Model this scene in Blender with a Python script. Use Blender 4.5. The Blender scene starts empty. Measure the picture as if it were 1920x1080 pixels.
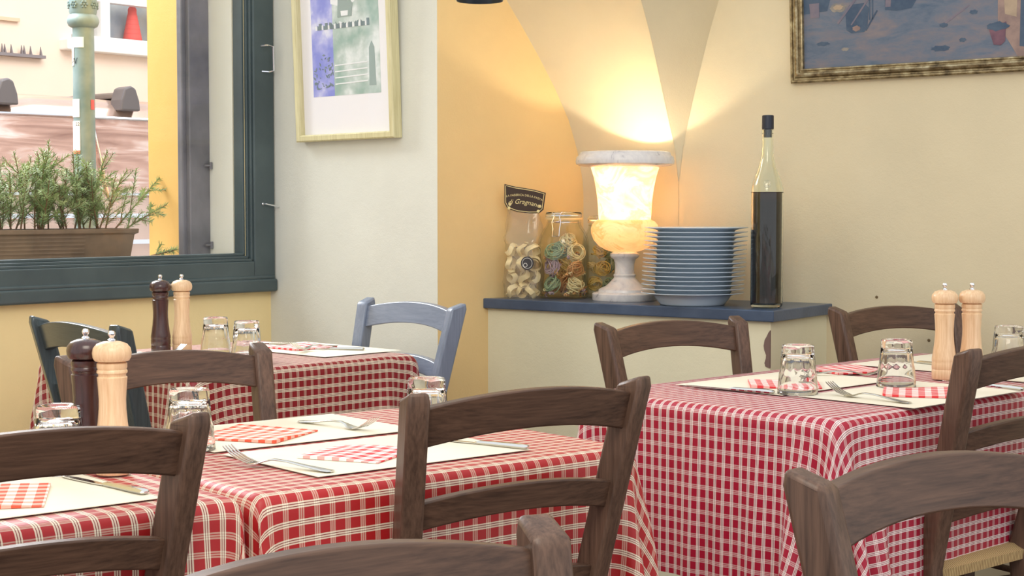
import bpy, bmesh, math, random
import numpy as np
from mathutils import Vector, Matrix, noise
R = math.radians
PI = math.pi
scene = bpy.context.scene
C = scene.collection

# ------------------------------------------------------------------ camera
H = 1.15
cam_d = bpy.data.cameras.new('camera')
cam_d.sensor_width = 36.0
cam_d.lens = 3000 / 1920 * 36.0
cam_d.clip_start = 0.05
cam = bpy.data.objects.new('camera', cam_d)
C.objects.link(cam)
cam.location = (0, 0, H)
cam.rotation_euler = (PI / 2 - math.atan((540 - 388) / 3000), 0, 0)
scene.camera = cam

# ------------------------------------------------------------------ world and light
W = bpy.data.worlds.new('world')
scene.world = W
W.use_nodes = True
bg = W.node_tree.nodes['Background']
bg.inputs['Color'].default_value = (0.94, 0.97, 1.0, 1)
bg.inputs['Strength'].default_value = 0.80
scene.view_settings.view_transform = 'Standard'
scene.view_settings.look = 'None'
scene.view_settings.gamma = 1.0
scene.view_settings.use_curve_mapping = False
scene.view_settings.exposure = 0.54


def lamp(name, kind, loc, power, color, size=0.1, aim=None, size_y=None):
    d = bpy.data.lights.new(name, kind)
    d.energy = power
    d.color = color
    if kind == 'AREA':
        d.size = size
        if size_y:
            d.shape = 'RECTANGLE'
            d.size_y = size_y
    elif kind != 'SUN':
        d.shadow_soft_size = size
    o = bpy.data.objects.new(name, d)
    C.objects.link(o)
    o.location = loc
    if aim is not None:
        o.rotation_euler = (Vector(aim) - Vector(loc)).to_track_quat('-Z', 'Y').to_euler()
    return o


# ------------------------------------------------------------------ room axes (world metres)
K = Vector((-0.823, 5.453, 0))            # inner corner: window wall / picture wall
TW = Vector((-0.64, -0.768, 0))           # along the window wall, towards the viewer
NO = Vector((-0.768, 0.64, 0))            # out of the window
E_ = Vector((-0.231, 4.956, 0))           # end of the picture wall
BC = Vector((0.235, 5.27, 0))             # back corner of the recess
WR = Vector((0.82, -0.572, 0))           # along the right wall, to the right
NR = Vector((-0.572, -0.82, 0))          # into the room from the right wall
SHL = Vector((-0.092, 5.05, 0))           # shelf corners
SHR = Vector((0.725, 4.428, 0))
SHZ = 0.862
FD0 = 5.5


def wpt(t, d, z):
    v = K + TW * t + NO * d
    return Vector((v.x, v.y, z))


# daylight falling in from the sky above the street, through the window
lamp('window_daylight', 'AREA', wpt(0.55, 1.7, 3.1), 150, (0.90, 0.95, 1.0), 2.0, wpt(1.1, -1.6, 0.8), 1.4)
# added warm fill high behind the viewer, brightens walls and tabletops
lamp('warm_fill', 'AREA', (-0.2, 0.9, 2.65), 24, (1.0, 0.91, 0.76), 1.2, (-0.9, 4.2, 0.75), 1.2)
# open sky above the street, on the house front and the parked car
lamp('street_daylight', 'AREA', wpt(-1.6, 1.2, 5.2), 150, (1.0, 0.97, 0.93), 4.0, wpt(-2.4, FD0, 2.0), 3.0)


# ------------------------------------------------------------------ mesh helpers
class MB:
    def __init__(s):
        s.v = []; s.f = []; s.m = []; s.uv = None

    def add(s, vs, fs, mi=0):
        b = len(s.v)
        s.v += [tuple(p) for p in vs]
        s.f += [tuple(i + b for i in f) for f in fs]
        s.m += [mi] * len(fs)
        return s

    def box(s, lo, hi, M=None, mi=0):
        vs = [Vector((x, y, z)) for z in (lo[2], hi[2]) for y in (lo[1], hi[1]) for x in (lo[0], hi[0])]
        if M is not None:
            vs = [M @ v for v in vs]
        return s.add(vs, [(0, 2, 3, 1), (4, 5, 7, 6), (0, 1, 5, 4), (2, 6, 7, 3), (0, 4, 6, 2), (1, 3, 7, 5)], mi)

    def hexa(s, low, high, mi=0):
        n = len(low)
        vs = list(low) + list(high)
        fs = [tuple(range(n - 1, -1, -1)), tuple(range(n, 2 * n))]
        for i in range(n):
            j = (i + 1) % n
            fs.append((i, j, n + j, n + i))
        return s.add(vs, fs, mi)

    def prism(s, pts, z0, z1, M=None, mi=0):
        lo = [Vector((p[0], p[1], z0)) for p in pts]
        hi = [Vector((p[0], p[1], z1)) for p in pts]
        if M is not None:
            lo = [M @ p for p in lo]; hi = [M @ p for p in hi]
        return s.hexa(lo, hi, mi)

    def lathe(s, prof, n=32, c=(0, 0, 0), mi=0, rf=None, closed=False):
        vs = []
        for (r, z) in prof:
            for k in range(n):
                a = 2 * PI * k / n
                rr = r if rf is None else rf(r, z, a)
                vs.append((c[0] + rr * math.cos(a), c[1] + rr * math.sin(a), c[2] + z))
        fs = []
        m = len(prof)
        rng = m if closed else m - 1
        for i in range(rng):
            i2 = (i + 1) % m
            for k in range(n):
                k2 = (k + 1) % n
                fs.append((i * n + k, i * n + k2, i2 * n + k2, i2 * n + k))
        if not closed:
            if prof[0][0] > 1e-6:
                fs.append(tuple(range(n - 1, -1, -1)))
            if prof[-1][0] > 1e-6:
                fs.append(tuple(range((m - 1) * n, m * n)))
        return s.add(vs, fs, mi)

    def tube(s, pts, r, n=6, mi=0, caps=True, loop=False):
        pts = [Vector(p) for p in pts]
        m = len(pts)
        vs = []
        up = Vector((0, 0, 1))
        pn = None
        for i, p in enumerate(pts):
            if loop:
                t = pts[(i + 1) % m] - pts[i - 1]
            else:
                t = pts[min(i + 1, m - 1)] - pts[max(i - 1, 0)]
            if t.length < 1e-9:
                t = Vector((0, 0, 1))
            t.normalize()
            if pn is None:
                a = up if abs(t.z) < 0.9 else Vector((1, 0, 0))
                pn = (a - t * a.dot(t)).normalized()
            else:
                q = pn - t * pn.dot(t)
                pn = q.normalized() if q.length > 1e-6 else pn
            bn = t.cross(pn)
            rr = r[i] if isinstance(r, (list, tuple)) else r
            for k in range(n):
                a = 2 * PI * k / n
                vs.append(p + (pn * math.cos(a) + bn * math.sin(a)) * rr)
        fs = []
        for i in range(m if loop else m - 1):
            i2 = (i + 1) % m
            for k in range(n):
                k2 = (k + 1) % n
                fs.append((i * n + k, i * n + k2, i2 * n + k2, i2 * n + k))
        if caps and not loop:
            fs.append(tuple(range(n - 1, -1, -1)))
            fs.append(tuple(range((m - 1) * n, m * n)))
        return s.add(vs, fs, mi)

    def sweep(s, secs, mi=0):
        """secs: list of equal-length closed sections (lists of points)"""
        n = len(secs[0])
        vs = [p for sec in secs for p in sec]
        fs = []
        for i in range(len(secs) - 1):
            for k in range(n):
                k2 = (k + 1) % n
                fs.append((i * n + k, i * n + k2, (i + 1) * n + k2, (i + 1) * n + k))
        fs.append(tuple(range(n - 1, -1, -1)))
        b = (len(secs) - 1) * n
        fs.append(tuple(range(b, b + n)))
        return s.add(vs, fs, mi)

    def ball(s, c, r, n=12, sz=1.0, mi=0):
        prof = []
        for i in range(n // 2 + 1):
            a = -PI / 2 + PI * i / (n // 2)
            prof.append((max(r * math.cos(a), 0.0), r * sz * math.sin(a)))
        prof[0] = (1e-5, prof[0][1]); prof[-1] = (1e-5, prof[-1][1])
        return s.lathe(prof, n, c, mi)

    def mesh(s, name, mats, smooth=True, fix=True, angle=40):
        me = bpy.data.meshes.new(name)
        me.from_pydata(s.v, [], s.f)
        for m in (mats if isinstance(mats, (list, tuple)) else [mats]):
            me.materials.append(m)
        me.polygons.foreach_set('material_index', s.m)
        if s.uv is not None:
            l = me.uv_layers.new(name='UVMap')
            for lp in me.loops:
                l.data[lp.index].uv = s.uv[lp.vertex_index]
        if fix:
            bm = bmesh.new(); bm.from_mesh(me)
            bmesh.ops.recalc_face_normals(bm, faces=bm.faces[:])
            bm.to_mesh(me); bm.free()
        if smooth:
            me.polygons.foreach_set('use_smooth', [True] * len(me.polygons))
            if angle and hasattr(me, 'set_sharp_from_angle'):
                me.set_sharp_from_angle(angle=R(angle))
        me.update()
        return me


def link(name, me, parent=None, loc=None, rot=None, label=None):
    o = bpy.data.objects.new(name, me)
    C.objects.link(o)
    if parent is not None:
        o.parent = parent
    if loc is not None:
        o.location = loc
    if rot is not None:
        o.rotation_euler = rot
    if label:
        o['label'] = label
    return o


def obj(name, mb, mats, parent=None, loc=None, rot=None, smooth=True, label=None, bevel=0, seg=2, angle=40):
    o = link(name, mb.mesh(name, mats, smooth, angle=angle), parent, loc, rot, label)
    if bevel:
        b = o.modifiers.new('bevel', 'BEVEL')
        b.width = bevel; b.segments = seg; b.limit_method = 'ANGLE'; b.angle_limit = R(35)
    return o


def tag(o, label, cat, group=None, kind=None):
    o['label'] = label
    o['category'] = cat
    if group:
        o['group'] = group
    if kind:
        o['kind'] = kind
    return o


def struct(name, mb, mats, smooth=False, bevel=0):
    o = obj(name, mb, mats, smooth=smooth, bevel=bevel)
    o['kind'] = 'structure'
    return o


def thing(name, label, cat, loc=(0, 0, 0), rotz=0.0, group=None):
    o = bpy.data.objects.new(name, None)
    o.empty_display_size = 0.05
    C.objects.link(o)
    o.location = loc
    o.rotation_euler = (0, 0, rotz)
    return tag(o, label, cat, group)


def dup(root, loc, rotz, label=None):
    """copy of a thing with copies of its parts and sub-parts"""
    r = root.copy(); C.objects.link(r)
    r.location = loc
    r.rotation_euler = (0, 0, rotz)
    if label:
        r['label'] = label
    for ch in list(root.children):
        c = ch.copy(); C.objects.link(c); c.parent = r
        for g in list(ch.children):
            d = g.copy(); C.objects.link(d); d.parent = c
    return r


def text_mesh(body, size, align='CENTER', shear=0.0):
    cu = bpy.data.curves.new('lettering', 'FONT')
    cu.body = body; cu.size = size; cu.align_x = align; cu.align_y = 'CENTER'; cu.shear = shear
    cu.resolution_u = 2
    t = bpy.data.objects.new('lettering', cu)
    C.objects.link(t)
    bpy.context.view_layer.update()
    me = bpy.data.meshes.new_from_object(t.evaluated_get(bpy.context.evaluated_depsgraph_get()))
    vs = [v.co.copy() for v in me.vertices]
    fs = [tuple(p.vertices) for p in me.polygons]
    bpy.data.objects.remove(t); bpy.data.curves.remove(cu); bpy.data.meshes.remove(me)
    return vs, fs


# ------------------------------------------------------------------ material helpers
def srgb(r, g, b):
    def f(c):
        c /= 255.0
        return c / 12.92 if c <= 0.04045 else ((c + 0.055) / 1.055) ** 2.4
    return (f(r), f(g), f(b), 1.0)


class NT:
    def __init__(s, name):
        s.m = bpy.data.materials.new(name)
        s.m.use_nodes = True
        s.t = s.m.node_tree
        s.b = s.t.nodes['Principled BSDF']
        s.out = s.t.nodes['Material Output']

    def n(s, t, **kw):
        nd = s.t.nodes.new(t)
        for k, v in kw.items():
            setattr(nd, k, v)
        return nd

    def l(s, a, b):
        s.t.links.new(a, b)

    def set(s, **kw):
        for k, v in kw.items():
            s.b.inputs[k.replace('_', ' ')].default_value = v
        return s

    def coord(s, kind='Object', scale=(1, 1, 1), rot=(0, 0, 0)):
        tc = s.n('ShaderNodeTexCoord'); mp = s.n('ShaderNodeMapping')
        mp.inputs['Scale'].default_value = scale
        mp.inputs['Rotation'].default_value = rot
        s.l(tc.outputs[kind], mp.inputs['Vector'])
        return mp.outputs['Vector']

    def noise(s, vec, scale, detail=4, rough=0.55, dist=0.0):
        nd = s.n('ShaderNodeTexNoise')
        nd.inputs['Scale'].default_value = scale
        nd.inputs['Detail'].default_value = detail
        nd.inputs['Roughness'].default_value = rough
        nd.inputs['Distortion'].default_value = dist
        s.l(vec, nd.inputs['Vector'])
        return nd.outputs['Fac']

    def ramp(s, fac, stops, interp='LINEAR'):
        r = s.n('ShaderNodeValToRGB')
        cr = r.color_ramp
        cr.interpolation = interp
        while len(cr.elements) > 1:
            cr.elements.remove(cr.elements[-1])
        cr.elements[0].position = stops[0][0]
        cr.elements[0].color = stops[0][1]
        for p, c in stops[1:]:
            e = cr.elements.new(p); e.color = c
        s.l(fac, r.inputs['Fac'])
        return r.outputs['Color']

    def math(s, op, a, b=None, c=None):
        nd = s.n('ShaderNodeMath', operation=op)
        for i, x in enumerate((a, b, c)):
            if x is None:
                continue
            if isinstance(x, (int, float)):
                nd.inputs[i].default_value = x
            else:
                s.l(x, nd.inputs[i])
        return nd.outputs[0]

    def mix(s, fac, a, b, blend='MIX'):
        nd = s.n('ShaderNodeMix', data_type='RGBA', blend_type=blend)
        for sock, x in ((nd.inputs[0], fac), (nd.inputs[6], a), (nd.inputs[7], b)):
            if isinstance(x, (int, float)):
                sock.default_value = x
            elif isinstance(x, tuple):
                sock.default_value = x
            else:
                s.l(x, sock)
        return nd.outputs[2]

    def bump(s, fac, strength, dist=0.002):
        nd = s.n('ShaderNodeBump')
        nd.inputs['Strength'].default_value = strength
        nd.inputs['Distance'].default_value = dist
        s.l(fac, nd.inputs['Height'])
        s.l(nd.outputs['Normal'], s.b.inputs['Normal'])

    def color(s, c):
        if isinstance(c, tuple):
            s.b.inputs['Base Color'].default_value = c
        else:
            s.l(c, s.b.inputs['Base Color'])
        return s


def plain(name, c, rough=0.5, metal=0.0, spec=0.5, **kw):
    t = NT(name)
    t.color(c).set(Roughness=rough, Metallic=metal)
    t.b.inputs['Specular IOR Level'].default_value = spec
    for k, v in kw.items():
        t.b.inputs[k.replace('_', ' ')].default_value = v
    return t.m


def mottled(name, c1, c2, scale=6, rough=0.5, bump=0.0, metal=0.0, spec=0.5, detail=4, bscale=None):
    t = NT(name)
    v = t.coord()
    f = t.noise(v, scale, detail)
    t.color(t.ramp(f, [(0.35, c1), (0.65, c2)])).set(Roughness=rough, Metallic=metal)
    t.b.inputs['Specular IOR Level'].default_value = spec
    if bump:
        t.bump(t.noise(v, bscale or scale * 8, 5), bump)
    return t.m


def plaster(name, c, dv=0.05):
    t = NT(name)
    v = t.coord()
    f = t.noise(v, 2.2, 5, 0.6)
    lo = tuple(x * (1 - dv) for x in c[:3]) + (1,)
    hi = tuple(min(1, x * (1 + dv)) for x in c[:3]) + (1,)
    t.color(t.ramp(f, [(0.3, lo), (0.7, hi)])).set(Roughness=0.9)
    t.b.inputs['Specular IOR Level'].default_value = 0.2
    a = t.noise(v, 220, 4, 0.7)
    b = t.noise(v, 14, 4, 0.6)
    t.bump(t.math('ADD', t.math('MULTIPLY', a, 0.35), b), 0.35, 0.004)
    return t.m


def wood(name, c1, c2, axis='z', rough=0.42, coat=0.06, fine=1.0, spec=0.35):
    t = NT(name)
    sc = {'x': (3, 42, 42), 'y': (42, 3, 42), 'z': (42, 42, 3)}[axis]
    v = t.coord('Object', sc)
    f = t.noise(v, 1.6 * fine, 6, 0.62, 0.15)
    sc2 = {'x': (12, 260, 260), 'y': (260, 12, 260), 'z': (260, 260, 12)}[axis]
    g = t.noise(t.coord('Object', sc2), 1.0, 3, 0.6)
    ff = t.math('ADD', t.math('MULTIPLY', f, 0.55), t.math('MULTIPLY', g, 0.45))
    t.color(t.ramp(ff, [(0.34, c1), (0.62, c2)])).set(Roughness=rough)
    t.b.inputs['Coat Weight'].default_value = coat
    t.b.inputs['Coat Roughness'].default_value = 0.25
    t.b.inputs['Specular IOR Level'].default_value = spec
    t.bump(g, 0.12, 0.001)
    return t.m


def plaid(name, red, cream, pu=0.0235, pv=0.0235, strong='u'):
    """checked cloth: groups of cream threads both ways, one way stronger"""
    t = NT(name)
    tc = t.n('ShaderNodeTexCoord'); sep = t.n('ShaderNodeSeparateXYZ')
    t.l(tc.outputs['UV'], sep.inputs[0])
    Wh = (1, 1, 1, 1); B = (0, 0, 0, 1)
    thr = [(0.0, B), (0.52, Wh), (0.61, B), (0.655, Wh), (0.75, B), (0.795, Wh), (0.885, B)]
    soft = [(0.0, B), (0.53, Wh), (0.62, B), (0.66, Wh), (0.75, B), (0.79, Wh), (0.88, B)]
    dark = [(0.0, B), (0.61, Wh), (0.655, B), (0.75, Wh), (0.795, B)]
    fu = t.math('FRACT', t.math('DIVIDE', sep.outputs[0], pu))
    fv = t.math('FRACT', t.math('DIVIDE', sep.outputs[1], pv))
    if strong == 'v':
        fu, fv = fv, fu
    A = t.ramp(fu, thr, 'CONSTANT')
    S = t.ramp(fv, soft, 'CONSTANT')
    Dk = t.ramp(fu, dark, 'CONSTANT')
    cov = t.math('ADD', t.math('ADD', t.math('MULTIPLY', A, 0.76), t.math('MULTIPLY', S, 0.40)), t.math('MULTIPLY', t.math('MULTIPLY', A, S), 0.05))
    cov = t.math('MINIMUM', cov, 1.0)
    col = t.mix(cov, red, cream)
    col = t.mix(t.math('MULTIPLY', Dk, 0.55), col, (0.03, 0.012, 0.02, 1))
    w = t.noise(t.coord('UV', (1, 1, 1)), 9, 3)
    t.color(t.mix(0.25, col, t.mix(w, (0.75, 0.75, 0.75, 1), (1, 1, 1, 1)), 'MULTIPLY')).set(Roughness=0.55)
    t.b.inputs['Specular IOR Level'].default_value = 0.4
    t.b.inputs['Coat Weight'].default_value = 0.3
    t.b.inputs['Coat Roughness'].default_value = 0.38
    t.b.inputs['Sheen Weight'].default_value = 0.22
    t.b.inputs['Sheen Roughness'].default_value = 0.3
    t.b.inputs['Sheen Tint'].default_value = (1.0, 0.86, 0.92, 1)
    t.bump(t.noise(t.coord('UV', (1, 1, 1)), 900, 2), 0.15, 0.0006)
    return t.m


def gingham(name, red, white, p=0.026):
    t = NT(name)
    tc = t.n('ShaderNodeTexCoord'); sep = t.n('ShaderNodeSeparateXYZ')
    t.l(tc.outputs['UV'], sep.inputs[0])
    a = t.math('GREATER_THAN', t.math('FRACT', t.math('DIVIDE', sep.outputs[0], p)), 0.5)
    b = t.math('GREATER_THAN', t.math('FRACT', t.math('DIVIDE', sep.outputs[1], p)), 0.5)
    s = t.math('MULTIPLY', t.math('ADD', a, b), 0.5)
    pale = tuple(white[i] * 0.45 + red[i] * 0.55 for i in range(3)) + (1,)
    t.color(t.ramp(s, [(0.0, white), (0.4, pale), (0.9, red)], 'CONSTANT')).set(Roughness=0.85)
    t.bump(t.noise(t.coord('UV'), 400, 2), 0.2, 0.0006)
    return t.m


def glass_mat(name, col=(1, 1, 1, 1), rough=0.0, ior=1.45):
    t = NT(name)
    t.color(col).set(Roughness=rough, IOR=ior)
    t.b.inputs['Transmission Weight'].default_value = 1.0
    return t.m


def pane_mat(name, tint=(1, 1, 1, 1), refl=0.08):
    """thin window glass: clear, with a mirror-like share of reflection"""
    t = NT(name)
    t.t.nodes.remove(t.b)
    tr = t.n('ShaderNodeBsdfTransparent'); tr.inputs['Color'].default_value = tint
    gl = t.n('ShaderNodeBsdfGlossy'); gl.inputs['Roughness'].default_value = 0.02
    ge = t.n('ShaderNodeNewGeometry')
    dt = t.n('ShaderNodeVectorMath', operation='DOT_PRODUCT')
    t.l(ge.outputs['Incoming'], dt.inputs[0]); t.l(ge.outputs['Normal'], dt.inputs[1])
    graz = t.math('POWER', t.math('SUBTRACT', 1.0, t.math('ABSOLUTE', dt.outputs['Value'])), 5.0)
    mx = t.n('ShaderNodeMixShader')
    t.l(t.math('ADD', t.math('MULTIPLY', graz, 0.8), refl / 2), mx.inputs[0])
    t.l(tr.outputs[0], mx.inputs[1]); t.l(gl.outputs[0], mx.inputs[2])
    t.l(mx.outputs[0], t.out.inputs['Surface'])
    return t.m


M = {}
M['yellow'] = plaster('yellow_plaster', srgb(250, 228, 172))
M['cream'] = plaster('cream_plaster', srgb(217, 204, 172))
M['pale'] = plaster('pale_plaster', srgb(223, 223, 211))
M['ochre'] = plaster('ochre_plaster', srgb(228, 198, 142))
M['green_paint'] = mottled('dark_green_gloss_paint', srgb(66, 79, 82), srgb(78, 92, 94), 5, 0.3, 0.15)
M['grey_paint'] = mottled('old_grey_paint', srgb(92, 92, 98), srgb(120, 118, 124), 7, 0.4, 0.3)
M['wood_z'] = wood('walnut_stained_beech_upright', srgb(64, 46, 37), srgb(106, 80, 65), 'z')
M['wood_x'] = wood('walnut_stained_beech_rail', srgb(60, 42, 33), srgb(98, 72, 57), 'x')
M['dark_z'] = wood('blue_black_painted_beech_upright', srgb(50, 60, 63), srgb(68, 79, 82), 'z', 0.3, 0.5)
M['dark_x'] = wood('blue_black_painted_beech_rail', srgb(50, 60, 63), srgb(68, 79, 82), 'x', 0.3, 0.5)
M['blue_z'] = wood('sky_glare_beech_upright', srgb(108, 118, 136), srgb(128, 138, 156), 'z', 0.35, 0.5)  # dark chair wood with window and sky glare put into its colour
M['blue_x'] = wood('sky_glare_beech_rail', srgb(108, 118, 136), srgb(128, 138, 156), 'x', 0.35, 0.5)
M['table_wood'] = wood('table_wood', srgb(80, 58, 44), srgb(120, 90, 68), 'x')
M['light_wood'] = wood('pale_beech', srgb(214, 172, 130), srgb(238, 204, 164), 'z', 0.35, 0.3)
M['dark_wood'] = wood('dark_stained_beech', srgb(48, 26, 26), srgb(72, 42, 40), 'z', 0.25, 0.6)
M['steel'] = plain('stainless_steel', (0.72, 0.72, 0.70, 1), 0.18, 1.0)
M['chrome'] = plain('chrome', (0.85, 0.86, 0.9, 1), 0.08, 1.0)
M['paper'] = mottled('cream_paper', srgb(234, 225, 202), srgb(241, 233, 213), 4, 0.8)
M['napkin_red'] = gingham('red_gingham_paper', srgb(222, 60, 66), srgb(250, 240, 232))
M['napkin_orange'] = gingham('orange_red_gingham_paper', srgb(232, 92, 66), srgb(250, 238, 220))
M['glass'] = glass_mat('clear_glass')
M['pane'] = pane_mat('window_pane', refl=0.03)
M['slate'] = mottled('blue_black_slate', srgb(58, 74, 98), srgb(76, 92, 116), 8, 0.3, 0.25)
M['porcelain'] = plain('white_porcelain_blue_shade', srgb(205, 219, 231), 0.12, 0, 0.6)  # white glaze with the blue of the shade mixed into its colour
M['floor'] = wood('dark_floor_boards', srgb(70, 50, 40), srgb(110, 82, 64), 'x', 0.5)

# ------------------------------------------------------------------ the room shell
floor = MB().add([(-2.6, -0.9, 0), (3.2, -0.9, 0), (3.2, 5.8, 0), (-2.6, 5.8, 0), (-2.6, -0.9, -0.08), (3.2, -0.9, -0.08), (3.2, 5.8, -0.08), (-2.6, 5.8, -0.08)],
                 [(0, 1, 2, 3), (7, 6, 5, 4), (0, 4, 5, 1), (1, 5, 6, 2), (2, 6, 7, 3), (3, 7, 4, 0)])
struct('floor', floor, M['floor'])

TOPZ = 2.7
WT0, WT1, WZ0, WZ1 = 0.119, 1.75, 0.98, 2.35      # opening of the window in the left wall
DEP = 0.48


def slab(mb, t0, t1, d0, d1, z0, z1, mi=0):
    lo = [wpt(t0, d0, z0), wpt(t1, d0, z0), wpt(t1, d1, z0), wpt(t0, d1, z0)]
    hi = [wpt(t0, d0, z1), wpt(t1, d0, z1), wpt(t1, d1, z1), wpt(t0, d1, z1)]
    return mb.hexa(lo, hi, mi)


wl = MB()
slab(wl, -0.02, WT0 - 0.006, 0, 0.19, 0, TOPZ, 0)
slab(wl, WT0 - 0.006, WT0, 0, 0.19, 0, WZ0 - 0.012, 0)
slab(wl, WT0 - 0.006, WT0, 0.052, 0.19, WZ0 - 0.012, WZ1, 1)   # pale plastered reveal
slab(wl, -0.6, WT0 + 0.02, 0.19, DEP, 0, TOPZ, 2)
slab(wl, WT1, 4.2, 0, DEP, 0, TOPZ, 0)
slab(wl, WT0, WT1, 0, DEP, 0, WZ0 - 0.012, 0)
slab(wl, WT0, WT1, 0, DEP, WZ1, TOPZ, 0)
o = struct('wall_left', wl, [M['yellow'], M['pale'], plaster('outer_yellow_render', srgb(230, 184, 108))])

# picture wall
DP = (E_ - K).normalized()
NP = Vector((DP.y, -DP.x, 0))                              # into the room
if NP.y > 0:
    NP = -NP


def vwall(mb, a, b, back, z0, z1, mi=0):
    lo = [Vector((p.x, p.y, z0)) for p in (a, b, b + back, a + back)]
    hi = [Vector((p.x, p.y, z1)) for p in (a, b, b + back, a + back)]
    return mb.hexa(lo, hi, mi)


struct('wall_back', vwall(MB(), K, E_, -NP * 0.12, 0, TOPZ), M['pale'])  # cream plaster paled here: cool window light mixed into its colour
DS = (BC - E_).normalized()
NS = Vector((DS.y, -DS.x, 0))
struct('wall_recess', vwall(MB(), E_ + DS * 0.001, BC, -NS * 0.10, 0, TOPZ), M['ochre'])
struct('wall_right', vwall(MB(), BC, BC + WR * 4.2, -NR * 0.12, 0, TOPZ), M['cream'])


def on_side(px_ratio):
    # point of the recess side wall on a bearing x/y
    t = (BC.x - px_ratio * BC.y) / (px_ratio * DS.y * -1 + DS.x)
    return BC - DS * t


def on_right(ratio):
    t = (ratio * BC.y - BC.x) / (WR.x - ratio * WR.y)
    return BC + WR * t


# vault over the recess: a curved web between the side wall and the groin, and the groin soffit beside it
def zof(py, y):
    th = math.atan(152 / 3000)
    b = (540 - py) / 3000
    return H + y * (-math.sin(th) + b * math.cos(th)) / (math.cos(th) + b * math.sin(th))


sc_pts = [(1095.3, 425), (1095.0, 385), (1092.5, 340), (1083, 285), (1066, 225), (1040, 165), (1012, 110), (982, 55), (950, 0), (905, -70), (850, -150)]
gl_pts = [(1271.6, 425), (1271.6, 385), (1271.3, 340), (1264, 275), (1252, 222), (1240, 168), (1228, 112), (1215, 56), (1200, 0), (1180, -70), (1155, -150)]
left_c, groin_c, right_c = [], [], []
for (x, y), (gx, gy) in zip(sc_pts, gl_pts):
    p = on_side((x - 960) / 3000)
    p = p + NS * 0.0
    left_c.append(Vector((p.x, p.y, zof(y, p.y))))
    q = on_right((gx - 960) / 3000)
    off = 0.32 * max(0.0, (345 - gy) / 345) ** 1.6
    q2 = Vector(((gx - 960) / 3000 * (q.y - off * 1.15), q.y - off * 1.15, 0))
    groin_c.append(Vector((q2.x, q2.y, zof(gy, q2.y))))
rg = [(1272.4, 425), (1272.4, 385), (1272.7, 340), (1280, 275), (1290, 222), (1302, 168), (1315, 112), (1329, 56), (1345, 0), (1366, -70), (1392, -150)]
for (x, y) in rg:
    p = on_right((x - 960) / 3000)
    right_c.append(Vector((p.x, p.y, zof(y, p.y))))
vm = MB()
NU = 14
rows = []
for L, G in zip(left_c, groin_c):
    row = []
    for k in range(NU + 1):
        u = k / NU
        p = L.lerp(G, u)
        rise = 0.06 * 4 * u * (1 - u) * (min(1.0, (L.z - 1.25) / 0.45) ** 1.5 if L.z > 1.25 else 0.0)
        p = p - NR * rise * 0.35
        p = p + NR * 0.0008
        row.append(p)
    rows.append(row)
vs = [p for row in rows for p in row]
fs = []
for i in range(len(rows) - 1):
    for k in range(NU):
        a = i * (NU + 1) + k
        fs.append((a, a + 1, a + NU + 2, a + NU + 1))
vm.add(vs, fs, 0)
vs = []
for G, Rr in zip(groin_c, right_c):
    vs += [G, Rr + NR * 0.001]
fs = [(2 * i, 2 * i + 1, 2 * i + 3, 2 * i + 2) for i in range(len(groin_c) - 1)]
vm.add(vs, fs, 1)
vo = struct('ceiling', vm, [M['cream'], M['cream']], smooth=True)

# counter masonry under the slate shelf
SD = (SHR - SHL).normalized()
SN = Vector((SD.y, -SD.x, 0))
if SN.y > 0:
    SN = -SN
SRB = on_right((1562 - 960) / 3000)
ins = 0.018
cm = MB()
pts = [SHL - SD * 0.0 - SN * ins, SHR - SN * ins - SD * ins, SRB - SD * ins, BC]
cm.prism([(p.x, p.y) for p in pts], 0, SHZ - 0.031)
struct('wall_counter', cm, plaster('counter_plaster', srgb(230, 224, 194)))
cp = MB()
prof = [(0.0, 0.0), (0.014, 0.004), (0.017, 0.014), (0.013, 0.026), (0.012, 0.036), (0.018, 0.05), (0.020, 0.062), (0.017, 0.078), (0.010, 0.09), (0.005, 0.10), (0.0, 0.106)]
base = SHR - SN * ins - SD * ins
lo, hi = [], []
for (w, h) in prof:
    q = base - SD * (w + 0.0)
    lo.append(Vector((q.x, q.y, 0.700 + h)) - SN * 0.002)
    hi.append(Vector((q.x, q.y, 0.700 + h)) + SN * 0.003)
cp.hexa(lo, hi)
struct('trim_1', cp, plain('bare_dark_edge', srgb(120, 96, 88), 0.8))

# slate shelf
sm = MB()
pts = [SHL, SHR, SRB, BC + NR * 0.002, ]
sm.prism([(p.x, p.y) for p in pts], SHZ - 0.032, SHZ)
o = obj('shelf', sm, M['slate'], smooth=False, bevel=0.003)
tag(o, 'dark blue-black slate shelf in the wall recess carrying jars, lamp and plates', 'shelf')

# nails left in the right wall
for (px, py, what) in ((1645, 557, 'small nail in the right wall above the chair beside the bottle shelf'),
                       (1744, 638, 'small nail low in the right wall seen through the far right chair')):
    p = on_right((px - 960) / 3000)
    nb = MB()
    nb.lathe([(1e-5, 0), (0.0045, 0.0005), (0.004, 0.002), (1e-5, 0.003)], 10)
    d = NR
    o = obj('nail', nb, plain('rusty_nail', srgb(120, 100, 72), 0.6, 0.5), loc=(p.x, p.y, zof(py, p.y)), rot=d.to_track_quat('Z', 'Y').to_euler())
    tag(o, what, 'nail', 'nails in the right wall')

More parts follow.
